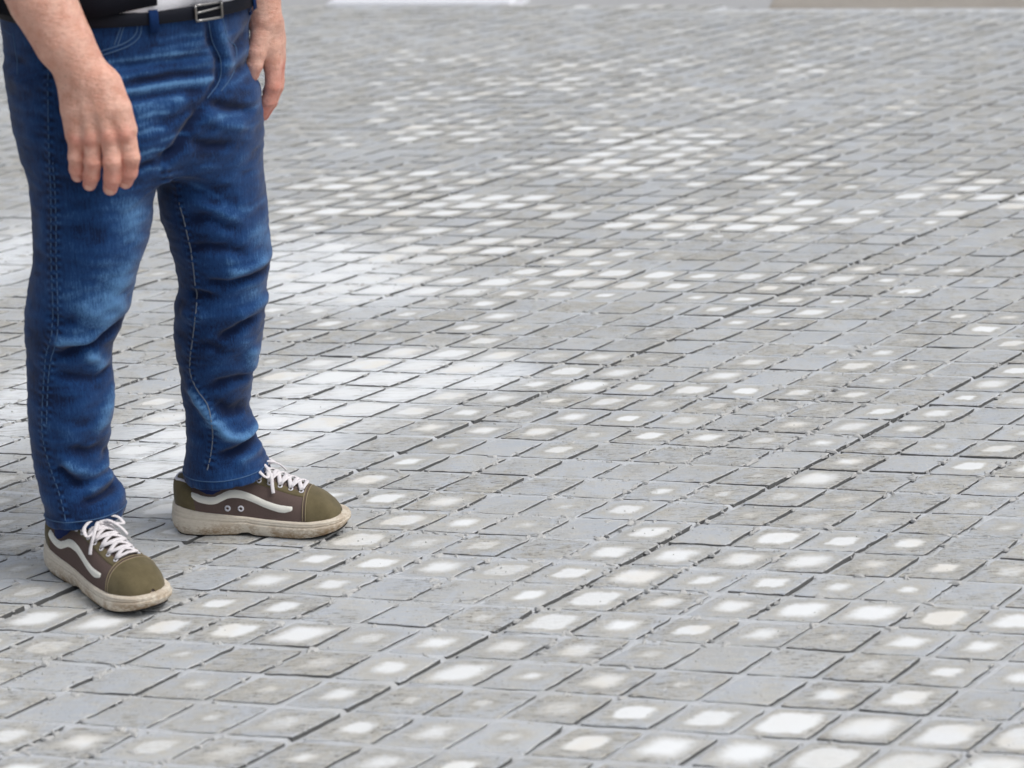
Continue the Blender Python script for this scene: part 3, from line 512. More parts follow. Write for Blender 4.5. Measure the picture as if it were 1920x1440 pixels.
SEAM = {"OUT1":[[-0.7008,0.9234],[-0.7022,0.8695],[-0.7082,0.794],[-0.7143,0.726],[-0.7196,0.6657],[-0.7267,0.596],[-0.7305,0.5252],[-0.7367,0.4806],[-0.7404,0.4609],[-0.7553,0.4252],[-0.7677,0.3635],[-0.7761,0.3083],[-0.7778,0.2664],[-0.7699,0.2143],[-0.7589,0.1664],[-0.7551,0.1328]],"OUT2":[[-0.7058,0.7514],[-0.7112,0.6654],[-0.7174,0.5957],[-0.7219,0.5249],[-0.7273,0.4803],[-0.7326,0.4534],[-0.7483,0.4177],[-0.7599,0.3632],[-0.7673,0.308]],"IN":[[-0.5416,0.7229],[-0.5412,0.6852],[-0.5384,0.6446],[-0.5323,0.6108],[-0.5281,0.5759],[-0.5257,0.539],[-0.526,0.502],[-0.5279,0.4554],[-0.5379,0.4087],[-0.549,0.3616],[-0.5535,0.3283],[-0.5449,0.2992],[-0.5305,0.2745],[-0.5245,0.2452],[-0.5257,0.2062],[-0.5334,0.1671],[-0.5408,0.1426]],"POCK":[[-0.5524,0.968],[-0.5564,0.9417],[-0.5691,0.9288],[-0.5863,0.9219],[-0.6186,0.9139]],"POCK2":[[-0.5573,0.9681],[-0.5618,0.9452],[-0.5736,0.934],[-0.5891,0.9278],[-0.618,0.9205]],"COIN":[[-0.6407,0.9775],[-0.6084,0.9698],[-0.5773,0.9672],[-0.5823,0.9483],[-0.5908,0.9279]],"COIN2":[[-0.6411,0.9734],[-0.6105,0.9658],[-0.5826,0.9632],[-0.5873,0.9477],[-0.5956,0.9297]],"FLY":[[-0.4612,0.9501],[-0.4592,0.9119],[-0.45,0.8806],[-0.4543,0.8463],[-0.4729,0.8233]],"FLY2":[[-0.4414,0.9494],[-0.436,0.9111],[-0.428,0.8849],[-0.4355,0.8516],[-0.4522,0.831]],"BACKP":[[-0.7953,0.9507],[-0.7786,0.9467],[-0.7645,0.9428]],"BACKP2":[[-0.76,0.9458],[-0.7588,0.9168],[-0.7573,0.8824]],"RIV":[[-0.583,0.9682]]}

def smin(a, b, k):
    h = np.clip(0.5 + 0.5 * (b - a) / k, 0, 1); return b * (1 - h) + a * h - k * h * (1 - h)

def table(tab, z, sig=0.006):
    zf = np.arange(tab[:, 0].min() - 0.1, tab[:, 0].max() + 0.2, 0.002); t = tab[np.argsort(tab[:, 0])]
    ker = np.exp(-0.5 * (np.arange(-12, 13) * 0.002 / sig) ** 2); ker /= ker.sum()
    out = []
    for c in range(1, t.shape[1]):
        y = np.interp(zf, t[:, 0], t[:, c]); y = np.convolve(np.pad(y, 12, mode='edge'), ker, 'valid'); out.append(np.interp(z, zf, y))
    return out

def build_jeans():
    h = 0.0032; org = np.array((-0.86, 3.14, 0.07)); sz = np.array((0.53, 0.60, 0.935)); n = (sz / h).astype(int)
    x = (org[0] + np.arange(n[0]) * h)[:, None, None].astype(np.float32)
    y = (org[1] + np.arange(n[1]) * h)[None, :, None].astype(np.float32)
    z = (org[2] + np.arange(n[2]) * h).astype(np.float32)
    def leg(tab, ryk, hem):
        cx, cy, rx = [a.astype(np.float32)[None, None, :] for a in table(tab, z)]
        zz = z[None, None, :]
        ry = rx * np.interp(z, (0.08, 0.3, 0.5, 0.75), ryk).astype(np.float32)[None, None, :]
        hb = hem[0] + hem[1] * (x - hem[3]) + hem[2] * (y - hem[4])
        band = np.clip((0.021 - (zz - hb)) / 0.002, 0, 1) * 0.0022
        d = (np.sqrt(((x - cx) / rx) ** 2 + ((y - cy) / ry) ** 2) - 1) * np.minimum(rx, ry) - band
        return np.maximum(d, hb - zz)
    r = leg(RLEG, (1.12, 1.10, 1.08, 1.06), (0.106, 0.07, -0.10, -0.74, 3.35))
    r = np.maximum(r, (z - 0.86)[None, None, :])
    l = leg(LLEG, (1.12, 1.16, 1.18, 1.25), (0.104, 0.06, -0.02, -0.515, 3.55))
    l = np.maximum(l, (z - 0.80)[None, None, :])
    phi = smin(r, l, np.float32(0.012)); del r, l
    cx, cy, hw = [a.astype(np.float32)[None, None, :] for a in table(PELV, z)]
    A_ = hw / 0.9376 * np.interp(z, (0.68, 0.735, 0.80), (0.70, 0.90, 1.0)).astype(np.float32)[None, None, :]; B_ = A_ * np.float32(0.76)
    dx, dy = x - cx, y - cy
    lat = dx * np.float32(LD[0]) + dy * np.float32(LD[1]); fwd = dx * np.float32(FD[0]) + dy * np.float32(FD[1])
    p = ((np.abs(lat) / A_) ** 2.3 + (np.abs(fwd) / B_) ** 2.3) ** (1 / 2.3)
    d = (p - 1) * B_
    d = np.maximum(d, np.maximum((z - 0.987)[None, None, :], (np.float32(0.70) - z[None, None, :]) + np.float32(0.9) * np.maximum(0, np.abs(lat) - 0.06) * 0))
    phi = smin(phi, d, np.float32(0.05)); del d, p
    V, F = surface_nets(phi, org, h)
    V = relax(V, F, 2)
    N = vnormals(V, F)
    front = np.clip((0.35 - N[:, 1]) / 0.5, 0, 1) * (np.abs(N[:, 2]) < 0.9)
    is_l = (V[:, 1] - 3.43) * 0.669 + (V[:, 0] + 0.60) * 0.743 > 0
    xz = V[:, [0, 2]]
    disp = np.zeros(len(V)); fade_light = np.zeros(len(V))
    for poly, amp, w in FOLDS:
        d, s = seg_dist(xz, poly); L = sum(np.linalg.norm(np.subtract(a, b)) for a, b in zip(poly[:-1], poly[1:]))
        ends = np.clip(np.minimum(s, L - s) / (0.25 * L) + 0.25, 0, 1)
        disp += 1.45 * amp * 0.001 * np.exp(-(d / (w * 0.001)) ** 2) * ends * front
    for poly, st, w in FADES_LIGHTS:
        d, _ = seg_dist(xz, poly); fade_light += st * np.exp(-(d / (w * 0.001)) ** 2) * front
    below = V[:, 2] < 0.92
    w1 = vnoise(V * (1, 1, 1.9), 22, 1); w2 = vnoise(V * (1, 1, 2.2), 46, 2); w3 = vnoise(V * (0.6, 0.6, 2.6), 60, 4)
    disp += (0.0016 * w1 + 0.0009 * w2 + 0.0008 * w3 + 0.0008 * (0.5 - np.abs(vnoise(V * (1, 1, 1.5), 30, 21)))) * np.clip((V[:, 2] - 0.11) / 0.04, 0.3, 1) * below
    fade_light += 0.10 * w1 + 0.10 * w2 + 0.14 * w3 * 0.7
    fade_light += np.clip(disp * 62, -0.5, 0.5)  # paler on raised folds, darker in grooves
    for nm, per in (('OUT1', 0.0135), ('OUT2', 0.0135), ('IN', 0.012)):
        d, s = seg_dist(xz, SEAM[nm]); e = np.exp(-(d / 0.006) ** 2) * front
        e2 = np.exp(-((d - 0.005) / 0.0035) ** 2) * front
        pk = np.sin(2 * math.pi * s / per + 1.5 * vnoise(V, 30, 7))
        disp += 0.0011 * e * pk + 0.0012 * np.exp(-(d / 0.004) ** 2) * front; fade_light += 0.40 * e2 * pk - 0.10 * e
    hemz = np.where(is_l, 0.104 + 0.06 * (V[:, 0] + 0.515) - 0.02 * (V[:, 1] - 3.55), 0.106 + 0.07 * (V[:, 0] + 0.74) - 0.10 * (V[:, 1] - 3.35))
    hb = np.clip(1 - (V[:, 2] - hemz) / 0.024, 0, 1) ** 0.5 * (V[:, 2] < 0.2)
    pk = vnoise(V * (1, 1, 0.4), 95, 12); disp += 0.0016 * hb * pk; fade_light += hb * (0.45 * pk + 0.05)
    V = V + N * disp[:, None]
    o = obj('jeans', V, F, None, person)
    at = o.data.attributes.new('fade_light', 'FLOAT', 'POINT'); at.data.foreach_set('value', fade_light.astype(np.float32))
    return o, V, F

def denim():
    m = Mat('blue_denim', 0.85, 0.12)
    fd = m.attr('fade_light')
    tw = m.noise(900, 2, 0.6, vec=m.stretch((1, 1, 0.25)))
    tw2 = m.noise(260, 3, 0.7, vec=m.stretch((1.5, 1.5, 0.16)))
    f = m.math('ADD', fd, m.math('MULTIPLY', m.math('SUBTRACT', tw2, 0.5), 1.25))
    f = m.math('ADD', f, m.math('MULTIPLY', m.math('SUBTRACT', tw, 0.5), 0.9))
    f = m.math('ADD', f, m.math('MULTIPLY', m.math('SUBTRACT', m.noise(11, 3), 0.5), 0.6))
    c = m.mix(m.ramp(f, -0.45, 0.25), lin(11, 29, 63), lin(25, 62, 112))
    c = m.mix(m.ramp(f, 0.15, 1.25), c, lin(90, 136, 184))
    m.color(c); m.bump(tw, 0.5, 0.0006); m.bump(tw2, 0.35, 0.0012)
    m.b.inputs['Sheen Weight'].default_value = 0.15
    return m.m

jeans, JV, JF = build_jeans()
jeans.data.materials.append(denim()); jeans['label'] = 'faded dark blue denim jeans with whiskered thighs'
BVH = BVHTree.FromPolygons([tuple(v) for v in JV.tolist()], [tuple(f) for f in JF.tolist()])

def drape(pts, step=0.004, y0=2.8):
    """points (x,z) laid on the front of the jeans; returns places and normals"""
    p = np.asarray(pts, float); seg = np.linalg.norm(np.diff(p, axis=0), axis=1); L = np.concatenate([[0], np.cumsum(seg)])
    s = np.linspace(0, L[-1], max(2, int(L[-1] / step))); q = np.stack([np.interp(s, L, p[:, k]) for k in (0, 1)], 1)
    out, nn = [], []
    for a, b in q:
        hit, n, _, _ = BVH.ray_cast(Vector((a, y0, b)), Vector((0, 1, 0)))
        if hit is not None and (not out or abs(hit.y - out[-1][1]) < 0.03): out.append(np.array(hit)); nn.append(np.array(n))
    return np.array(out), np.array(nn)

def ribbon(pts, width, lift, y0=2.8):
    """a raised strip that follows the cloth"""
    P, N = drape(spline(pts, 6) if len(pts) > 2 else pts, 0.004, y0)
    for _ in range(2):
        P[1:-1] = (P[:-2] + 2 * P[1:-1] + P[2:]) / 4; N[1:-1] = (N[:-2] + 2 * N[1:-1] + N[2:]) / 4
    T = np.gradient(P, axis=0); S = np.cross(N, T); S /= np.linalg.norm(S, axis=1)[:, None] + 1e-9
    V, F = [], []
    prof = ((-0.5, -0.0008), (-0.42, lift), (0.42, lift), (0.5, -0.0008))
    for k in range(len(P)):
        for a, b in prof: V.append(P[k] + S[k] * a * width + N[k] * b)
    for k in range(len(P) - 1):
        for a in range(3): F.append((4 * k + a, 4 * k + a + 1, 4 * k + 5 + a, 4 * k + 4 + a))
    return V, F

M_ST = simple('tan_stitching', lin(108, 118, 132), 0.8, 0.25, 500, 0)
M_ST2 = simple('pale_stitching', lin(66, 96, 134), 0.8, 0.25, 500, 0)
M_DEN2 = simple('dark_denim', lin(20, 46, 90), 0.85, 0.35, 420, 0.5, 700, 0.0006, 0.1)
for k in ('OUT1', 'OUT2'): obj('outseam_stitching', *ribbon(SEAM[k], 0.0018, 0.0005), M_ST2, jeans)
obj('inseam_stitching', *ribbon(SEAM['IN'][2:], 0.0021, 0.0008, 3.34), M_ST, jeans)
for k in ('POCK', 'POCK2', 'COIN', 'COIN2'): obj('pocket_stitching', *ribbon(SEAM[k], 0.0020, 0.0008), M_ST2, jeans)
for k in ('FLY', 'FLY2'): obj('fly_stitching', *ribbon(SEAM[k], 0.0018, 0.0008), M_ST2, jeans)
for k in ('BACKP', 'BACKP2'): obj('back_pocket_stitching', *ribbon(SEAM[k], 0.0020, 0.0008), M_ST2, jeans)

def disc(c, n, r, th, seg=14, dome=0.0):
    n = np.asarray(n, float) / np.linalg.norm(n); a = np.cross(n, (0, 0, 1.0)); a /= np.linalg.norm(a); b = np.cross(n, a)
    V, F = [], []
    for z, k in ((-0.001, 1.0), (th * 0.7, 1.0), (th, 0.8)):
        for t in range(seg): V.append(c + n * z + r * k * (math.cos(6.28319 * t / seg) * a + math.sin(6.28319 * t / seg) * b))
    V.append(c + n * (th + dome))
    for q in (0, 1):
        for t in range(seg): F.append((q * seg + t, q * seg + (t + 1) % seg, (q + 1) * seg + (t + 1) % seg, (q + 1) * seg + t))
    for t in range(seg): F.append((2 * seg + t, 2 * seg + (t + 1) % seg, 3 * seg))
    return V, F
M_COP = simple('copper_rivet', lin(170, 120, 80), 0.4, 0.2, 300, 0, metal=0.9)
rp, rn = drape([SEAM['RIV'][0], (SEAM['RIV'][0][0] + 0.004, SEAM['RIV'][0][1])])
obj('rivet', *disc(rp[0], rn[0], 0.0052, 0.0022, dome=0.001), M_COP, jeans)

# hem stitching rings and belt loop follow the cloth
def hem_ring(tab, hem, lift):
    V = []; n = 64
    for k in range(n):
        th = 2 * math.pi * k / n
        d = Vector((math.cos(th), math.sin(th), 0)); c = (np.interp(hem[0], tab[::-1, 0], tab[::-1, 1]), np.interp(hem[0], tab[::-1, 0], tab[::-1, 2]))
        q = (c[0] + d.x * 0.07, c[1] + d.y * 0.07); z = hem[0] + hem[1] * (q[0] - hem[3]) + hem[2] * (q[1] - hem[4]) + lift
        hit, nn, _, _ = BVH.ray_cast(Vector((c[0] + d.x * 0.14, c[1] + d.y * 0.14, z)), -d)
        if hit: V.append(np.array(hit) + np.array(nn) * 0.0004)
    return tube(np.array(V + V[:1]), 0.0011, 5)
for tb, hm in ((RLEG, (0.106, 0.07, -0.10, -0.74, 3.35)), (LLEG, (0.104, 0.06, -0.02, -0.515, 3.55))):
    obj('hem_stitching', *hem_ring(tb, hm, 0.0175), M_ST2, jeans)

# ------------------------------------------------------------------ belt, shirts
def waist_pt(phi, z, grow=0.0, ctr=(-0.60, 3.43), a=0.2075, b=0.158, ex=2.3):
    c, s = math.cos(phi), math.sin(phi)
    k = (abs(s) ** ex + abs(c) ** ex) ** (-1 / ex)
    lat, fwd = s * k * (a + grow), c * k * (b + grow)
    q = np.array(ctr) + LD * lat + FD * fwd
    return np.array((q[0], q[1], z))
def shell(phis, zs, growf, thick, closed=False, zf=None, scale=None):
    """a sheet of cloth round the trunk with real thickness; phi 0 is the front, positive to his left"""
    V, F = [], []; n, m = len(phis), len(zs)
    for side in (0, 1):
        for z in zs:
            for p in phis:
                zz = z + (zf(p, z) if zf else 0)
                V.append(waist_pt(p, zz, growf(p, z) - side * thick))
    for side in (0, 1):
        b = side * n * m
        for r in range(m - 1):
            for k in range(n if closed else n - 1):
                l = (k + 1) % n; q = (b + r * n + k, b + r * n + l, b + (r + 1) * n + l, b + (r + 1) * n + k)
                F.append(q if side == 0 else q[::-1])
    o = n * m
    for k in range(n if closed else n - 1):
        l = (k + 1) % n
        F.append((l, k, o + k, o + l)); F.append(((m - 1) * n + k, (m - 1) * n + l, o + (m - 1) * n + l, o + (m - 1) * n + k))
    if not closed:
        for r in range(m - 1):
            F.append((r * n, (r + 1) * n, o + (r + 1) * n, o + r * n)); F.append(((r + 1) * n + n - 1, r * n + n - 1, o + r * n + n - 1, o + (r + 1) * n + n - 1))
    return V, F
M_BELT = simple('black_leather_belt', lin(16, 20, 32), 0.6, 0.25, 200, 0.4, 350, 0.0006, 0.2)
M_BLACK = simple('black_cotton', lin(24, 26, 34), 0.9, 0.2, 250, 0.4, 400, 0.001, 0.1)
M_WHITE = simple('white_cotton', lin(222, 224, 232), 0.9, 0.05, 120, 0.5, 60, 0.004, 0.1)
M_STEEL = simple('steel_buckle', lin(150, 150, 150), 0.35, 0.08, 200, 0, metal=1.0)
ring = np.linspace(-math.pi, math.pi, 72, endpoint=False)
belt_z = lambda p: 0.9645 + 0.006 * (1 - math.cos(p)) - 0.004 * math.sin(p)
belt = obj('belt', *shell(ring, [-0.0105, -0.009, 0.009, 0.0105], lambda p, z: 0.0075 - (0.0012 if abs(z) > 0.0098 else 0), 0.004, True, lambda p, z: belt_z(p)), M_BELT, person)
def frame_bar(p0, p1, dz0, dz1, r=0.0022):
    pts = [waist_pt(p, belt_z(p) + dz, 0.0115) for p, dz in zip(np.linspace(p0, p1, 6), np.linspace(dz0, dz1, 6))]
    return tube(pts, r, 8)
pf = 0.20
obj('buckle', *merge([frame_bar(pf - 0.13, pf + 0.11, 0.0120, 0.0120), frame_bar(pf - 0.13, pf + 0.11, -0.0120, -0.0120), frame_bar(pf - 0.13, pf - 0.129, -0.0120, 0.0120),
    frame_bar(pf + 0.11, pf + 0.111, -0.0120, 0.0120), frame_bar(pf - 0.13, pf + 0.10, 0.0, 0.004, 0.0018)]), M_STEEL, belt)
M_LOOP = M_DEN2
for pc in (-0.27, 0.80):
    obj('belt_loop', *shell(np.linspace(pc - 0.035, pc + 0.035, 4), [-0.022, -0.018, -0.013, 0.012, 0.018, 0.022], lambda p, z: 0.0030 if abs(z) > 0.017 else 0.0105, 0.0022, False, lambda p, z: belt_z(p) - 0.002), M_LOOP, jeans)

def torso_grow(p, z):
    t = np.interp(z, (0.97, 1.05, 1.2, 1.34, 1.42, 1.46), (0.000, 0.004, 0.010, 0.004, -0.03, -0.11)); return t
und = obj('undershirt', *shell(ring, np.linspace(0.969, 1.455, 22), lambda p, z: torso_grow(p, z) + 0.0055 + 0.0015 * math.sin(9 * p + z * 30), 0.003, True,
    lambda p, z: (0.004 * math.sin(7 * p) + 0.003 * math.sin(13 * p + 1)) * max(0, 1 - (z - 0.975) / 0.05)), M_WHITE, person)
open_ph = np.linspace(0.42, 2 * math.pi - 0.24, 72)
shirt_grow = lambda p, z: torso_grow(p, z) + 0.014 + 0.005 * math.sin(11 * p + z * 9) * max(0.2, 1 - (z - 0.96) / 0.2)
shirt_v, shirt_f = shell(open_ph, np.linspace(0.972, 1.46, 24), shirt_grow, 0.003, False, lambda p, z: 0.006 * math.sin(3 * p + 1) * max(0, 1 - (z - 0.97) / 0.1) + 0.012 * max(0, math.cos(p)))
SHR, ELR = np.array((-0.745, 3.315, 1.37)), np.array((-0.735, 3.225, 1.135)); SHL, ELL = np.array((-0.455, 3.55, 1.37)), np.array((-0.400, 3.535, 1.13))
slv = [tube(spline([s_ + (e_ - s_) * t for t in (0.0, 0.3, 0.62)], 5), np.linspace(0.072, 0.060, 11), 18, 1.0, (0.3, 0.9, 0.1)) for s_, e_ in ((SHR, ELR), (SHL, ELL))]
obj('shirt', *merge([(shirt_v, shirt_f)] + slv), M_BLACK, person)

# ------------------------------------------------------------------ body: head, trunk, arms and hands
def capsules(chains, org, size, h, k=0.008):
    n = (np.array(size) / h).astype(int); phi = np.full(n, 0.5, np.float32)
    ax = [org[i] + np.arange(n[i]) * h for i in range(3)]
    for ch in chains:
        kk = ch[0] if isinstance(ch[0], (int, float)) else k
        pts = ch[1:] if isinstance(ch[0], (int, float)) else ch
        loc = None
        P = np.array(pts, float)
        lo = (P[:, :3] - P[:, 3:4]).min(0) - 0.02; hi = (P[:, :3] + P[:, 3:4]).max(0) + 0.02
        sl = [slice(max(0, int((lo[i] - org[i]) / h)), max(0, min(n[i], int((hi[i] - org[i]) / h) + 1))) for i in range(3)]
        X, Y, Z = np.meshgrid(*[ax[i][sl[i]] for i in range(3)], indexing='ij')
        if X.size == 0: continue
        Q = np.stack([X, Y, Z], -1); best = None
        for a, b in zip(P[:-1], P[1:]):
            d = b[:3] - a[:3]; L2 = d @ d + 1e-12
            t = np.clip(((Q - a[:3]) @ d) / L2, 0, 1)
            dd = np.linalg.norm(Q - (a[:3] + t[..., None] * d), axis=-1) - (a[3] + (b[3] - a[3]) * t)
            best = dd if best is None else smin(best, dd, 0.004)
        s = tuple(sl); phi[s] = smin(phi[s], best.astype(np.float32), kk)
    V, F = surface_nets(phi, np.array(org), h); V = relax(V, F, 2); return crease(V, F, chains), F

def crease(V, F, chains):
    """fold lines of the skin across the finger joints and the wrist, and small swellings between them"""
    fing = [c[1:] for c in chains if isinstance(c[0], float) and c[0] <= 0.0015]
    N = vnormals(V, F) if fing else None
    for c in fing:
        P = np.array(c)
        for k in (1, 2):
            ax = P[k + 1, :3] - P[k - 1, :3]; ax /= np.linalg.norm(ax)
            d = V - P[k, :3]; near = np.linalg.norm(d, axis=1) < P[k, 3] * 1.6; s = d @ ax
            g = sum(np.exp(-((s - o) / 0.0013) ** 2) for o in (-0.0035, 0.0, 0.0035)) * 0.00055 - 0.0011 * np.exp(-(s / 0.006) ** 2)
            V = V - N * (g * near * np.clip(-N[:, 1] * 1.5, 0, 1))[:, None]
    return V

ARM_R = [
    [0.02, (*SHR, 0.052), (*ELR, 0.047), (-0.712, 3.20, 1.07, 0.0520), (-0.6855, 3.188, 1.010, 0.0500), (-0.6585, 3.184, 0.9466, 0.0440), (-0.632, 3.184, 0.897, 0.0365)],
    [0.012, (-0.650, 3.186, 0.888, 0.0265), (-0.652, 3.182, 0.845, 0.0215), (-0.653, 3.180, 0.806, 0.0175)],
    [0.012, (-0.632, 3.182, 0.888, 0.0275), (-0.630, 3.176, 0.845, 0.0225), (-0.6285, 3.175, 0.806, 0.0185)],
    [0.012, (-0.614, 3.182, 0.888, 0.0270), (-0.605, 3.173, 0.845, 0.0225), (-0.600, 3.172, 0.808, 0.0190)],
    [0.012, (-0.600, 3.184, 0.880, 0.0240), (-0.586, 3.175, 0.845, 0.0215), (-0.5755, 3.175, 0.812, 0.0175)],
    [0.0015, (-0.653, 3.179, 0.800, 0.0135), (-0.6555, 3.176, 0.772, 0.0124), (-0.6580, 3.184, 0.752, 0.0120), (-0.6605, 3.196, 0.738, 0.0102)],
    [0.0015, (-0.6285, 3.173, 0.800, 0.0145), (-0.629, 3.167, 0.765, 0.0133), (-0.6345, 3.174, 0.743, 0.0126), (-0.6415, 3.186, 0.7265, 0.0108)],
    [0.0015, (-0.600, 3.170, 0.802, 0.0150), (-0.5985, 3.162, 0.765, 0.0140), (-0.6020, 3.168, 0.740, 0.0132), (-0.6090, 3.180, 0.7205, 0.0115)],
    [0.0015, (-0.5750, 3.174, 0.806, 0.0145), (-0.5705, 3.168, 0.770, 0.0134), (-0.5765, 3.175, 0.746, 0.0126), (-0.5860, 3.187, 0.7275, 0.0108)],
    [0.006, (-0.606, 3.196, 0.872, 0.017), (-0.588, 3.206, 0.832, 0.0145), (-0.583, 3.209, 0.802, 0.0125), (-0.586, 3.209, 0.776, 0.0105)],
    [0.008, (-0.5760, 3.160, 0.808, 0.0060), (-0.602, 3.163, 0.878, 0.0050)], [0.008, (-0.6008, 3.156, 0.805, 0.0065), (-0.616, 3.161, 0.880, 0.0050)],
    [0.008, (-0.6285, 3.159, 0.803, 0.0060), (-0.632, 3.162, 0.880, 0.0050)], [0.008, (-0.653, 3.166, 0.801, 0.0050), (-0.646, 3.166, 0.875, 0.0045)],
    [0.010, (-0.5755, 3.164, 0.810, 0.0095), (-0.576, 3.163, 0.808, 0.0095)], [0.010, (-0.6005, 3.160, 0.806, 0.0105), (-0.601, 3.160, 0.804, 0.0105)],
    [0.010, (-0.6285, 3.164, 0.803, 0.0095), (-0.629, 3.164, 0.801, 0.0095)], [0.010, (-0.653, 3.170, 0.801, 0.0085), (-0.6535, 3.170, 0.799, 0.0085)],
]
ARM_L = [
    [0.02, (*SHL, 0.052), (*ELL, 0.044), (-0.3961, 3.5147, 1.0776, 0.0422), (-0.3941, 3.5049, 1.0188, 0.0377), (-0.3922, 3.5010, 0.9648, 0.0319), (-0.3882, 3.5000, 0.9256, 0.0284)],
    [0.012, (-0.3902, 3.4980, 0.9158, 0.0235), (-0.3882, 3.5020, 0.8815, 0.0211), (-0.3824, 3.5078, 0.8442, 0.0162)],
    [0.012, (-0.3863, 3.5147, 0.9158, 0.0235), (-0.3824, 3.5255, 0.8815, 0.0211), (-0.3784, 3.5333, 0.8472, 0.0162)],
    [0.012, (-0.3824, 3.5275, 0.9109, 0.0216), (-0.3804, 3.5451, 0.8815, 0.0191), (-0.3784, 3.5569, 0.8501, 0.0152)],
    [0.005, (-0.3951, 3.4863, 0.8992, 0.0181), (-0.4034, 3.4784, 0.8717, 0.0152), (-0.4083, 3.4765, 0.8521, 0.0137), (-0.4132, 3.4784, 0.8344, 0.0110)],
    [0.003, (-0.3814, 3.5069, 0.8423, 0.0142), (-0.3838, 3.5039, 0.8099, 0.0129), (-0.3931, 3.5059, 0.7854, 0.0120), (-0.4054, 3.5078, 0.7639, 0.0098)],
    [0.003, (-0.3784, 3.5314, 0.8423, 0.0142), (-0.3809, 3.5314, 0.8060, 0.0129), (-0.3922, 3.5324, 0.7795, 0.0120), (-0.4059, 3.5333, 0.7560, 0.0098)],
    [0.003, (-0.3784, 3.5549, 0.8452, 0.0137), (-0.3814, 3.5559, 0.8099, 0.0125), (-0.3922, 3.5569, 0.7854, 0.0116), (-0.4049, 3.5569, 0.7639, 0.0096)],
    [0.003, (-0.3804, 3.5745, 0.8501, 0.0123), (-0.3833, 3.5765, 0.8227, 0.0110), (-0.3922, 3.5775, 0.8031, 0.0102), (-0.4020, 3.5775, 0.7874, 0.0086)],
]
HC = np.array((-0.585, 3.415)); hd = lambda f, l, z, r: (*(HC + FD * f + LD * l), z, r)
HEAD = [
    [0.03, hd(0.0, 0.0, 1.30, 0.075), hd(0.0, 0, 1.42, 0.062), hd(0.02, 0, 1.50, 0.058)],
    [0.03, hd(-0.015, 0, 1.585, 0.082), hd(0.03, 0, 1.600, 0.076)], [0.03, hd(0.055, 0, 1.525, 0.050), hd(0.075, 0, 1.500, 0.036)],
    [0.01, hd(0.098, 0, 1.578, 0.010), hd(0.118, 0, 1.548, 0.013)], [0.008, hd(0.100, -0.018, 1.512, 0.008), hd(0.100, 0.018, 1.512, 0.008)],
    [0.006, hd(0.0, -0.083, 1.585, 0.013), hd(-0.005, -0.083, 1.550, 0.010)], [0.006, hd(0.0, 0.083, 1.585, 0.013), hd(-0.005, 0.083, 1.550, 0.010)],
    [0.012, hd(0.092, -0.032, 1.586, 0.012), hd(0.09, -0.034, 1.584, 0.012)], [0.012, hd(0.092, 0.032, 1.586, 0.012), hd(0.09, 0.034, 1.584, 0.012)],
    [0.05, (*SHR, 0.07), hd(-0.02, 0, 1.34, 0.11), (*SHL, 0.07)], [0.05, hd(-0.01, -0.04, 1.30, 0.12), hd(-0.01, -0.03, 1.05, 0.13)], [0.05, hd(-0.01, 0.04, 1.30, 0.12), hd(-0.01, 0.03, 1.05, 0.13)],
]
parts = [capsules(ARM_R, (-0.83, 3.12, 0.70), (0.33, 0.28, 0.74), 0.0022), capsules(ARM_L, (-0.53, 3.43, 0.72), (0.20, 0.22, 0.72), 0.0024),
         capsules(HEAD, (-0.86, 3.12, 0.90), (0.52, 0.58, 0.82), 0.008)]
bo = 0; BVs, BFs = [], []
for V, F in parts: BVs.append(V); BFs.append(F + bo); bo += len(V)
def skin():
    m = Mat('skin', 0.5, 0.35)
    c = m.mix(m.ramp(m.noise(45, 4, 0.65), 0.2, 0.8), lin(216, 158, 138), lin(242, 198, 180))
    red = m.attr('red'); c = m.mix(m.math('MULTIPLY', red, m.ramp(m.noise(55, 3), 0.25, 0.75, 0.5, 1.0)), c, lin(208, 112, 100))
    c = m.mix(m.math('MULTIPLY', m.ramp(m.noise(170, 3, 0.6), 0.60, 0.70), 0.28), c, lin(150, 92, 74))
    c = m.mix(m.math('MULTIPLY', m.ramp(m.noise(480, 2, 0.6, vec=m.stretch((1.6, 1.6, 0.25), 0.3)), 0.56, 0.68), 0.25), c, lin(140, 96, 76))
    m.color(c); m.bump(m.noise(110, 4, 0.7, vec=m.stretch((0.7, 0.7, 1.6))), 0.7, 0.004); m.bump(m.noise(420, 3), 0.3, 0.0008)
    m.b.inputs['Subsurface Weight'].default_value = 0.12; m.b.inputs['Subsurface Radius'].default_value = (0.008, 0.003, 0.0015)
    m.b.inputs['Subsurface Scale'].default_value = 1.0
    return m.m
M_SKIN = skin()
body = obj('body', np.vstack(BVs), np.vstack(BFs), M_SKIN, person)
bvv = np.vstack(BVs); red = np.zeros(len(bvv))
for p in ((-0.5755, 3.160, 0.808), (-0.6005, 3.156, 0.805), (-0.6285, 3.158, 0.801), (-0.653, 3.165, 0.799), (-0.378, 3.51, 0.84), (-0.371, 3.53, 0.84)):
    red += np.exp(-(np.linalg.norm(bvv - p, axis=1) / 0.012) ** 2) * 0.75
red += 0.55 * np.clip((0.79 - bvv[:, 2]) / 0.05, 0, 1); red += 0.5 * (bvv[:, 0] > -0.45) * np.clip((0.86 - bvv[:, 2]) / 0.05, 0, 1)
at = body.data.attributes.new('red', 'FLOAT', 'POINT'); at.data.foreach_set('value', np.clip(red, 0, 1).astype(np.float32))
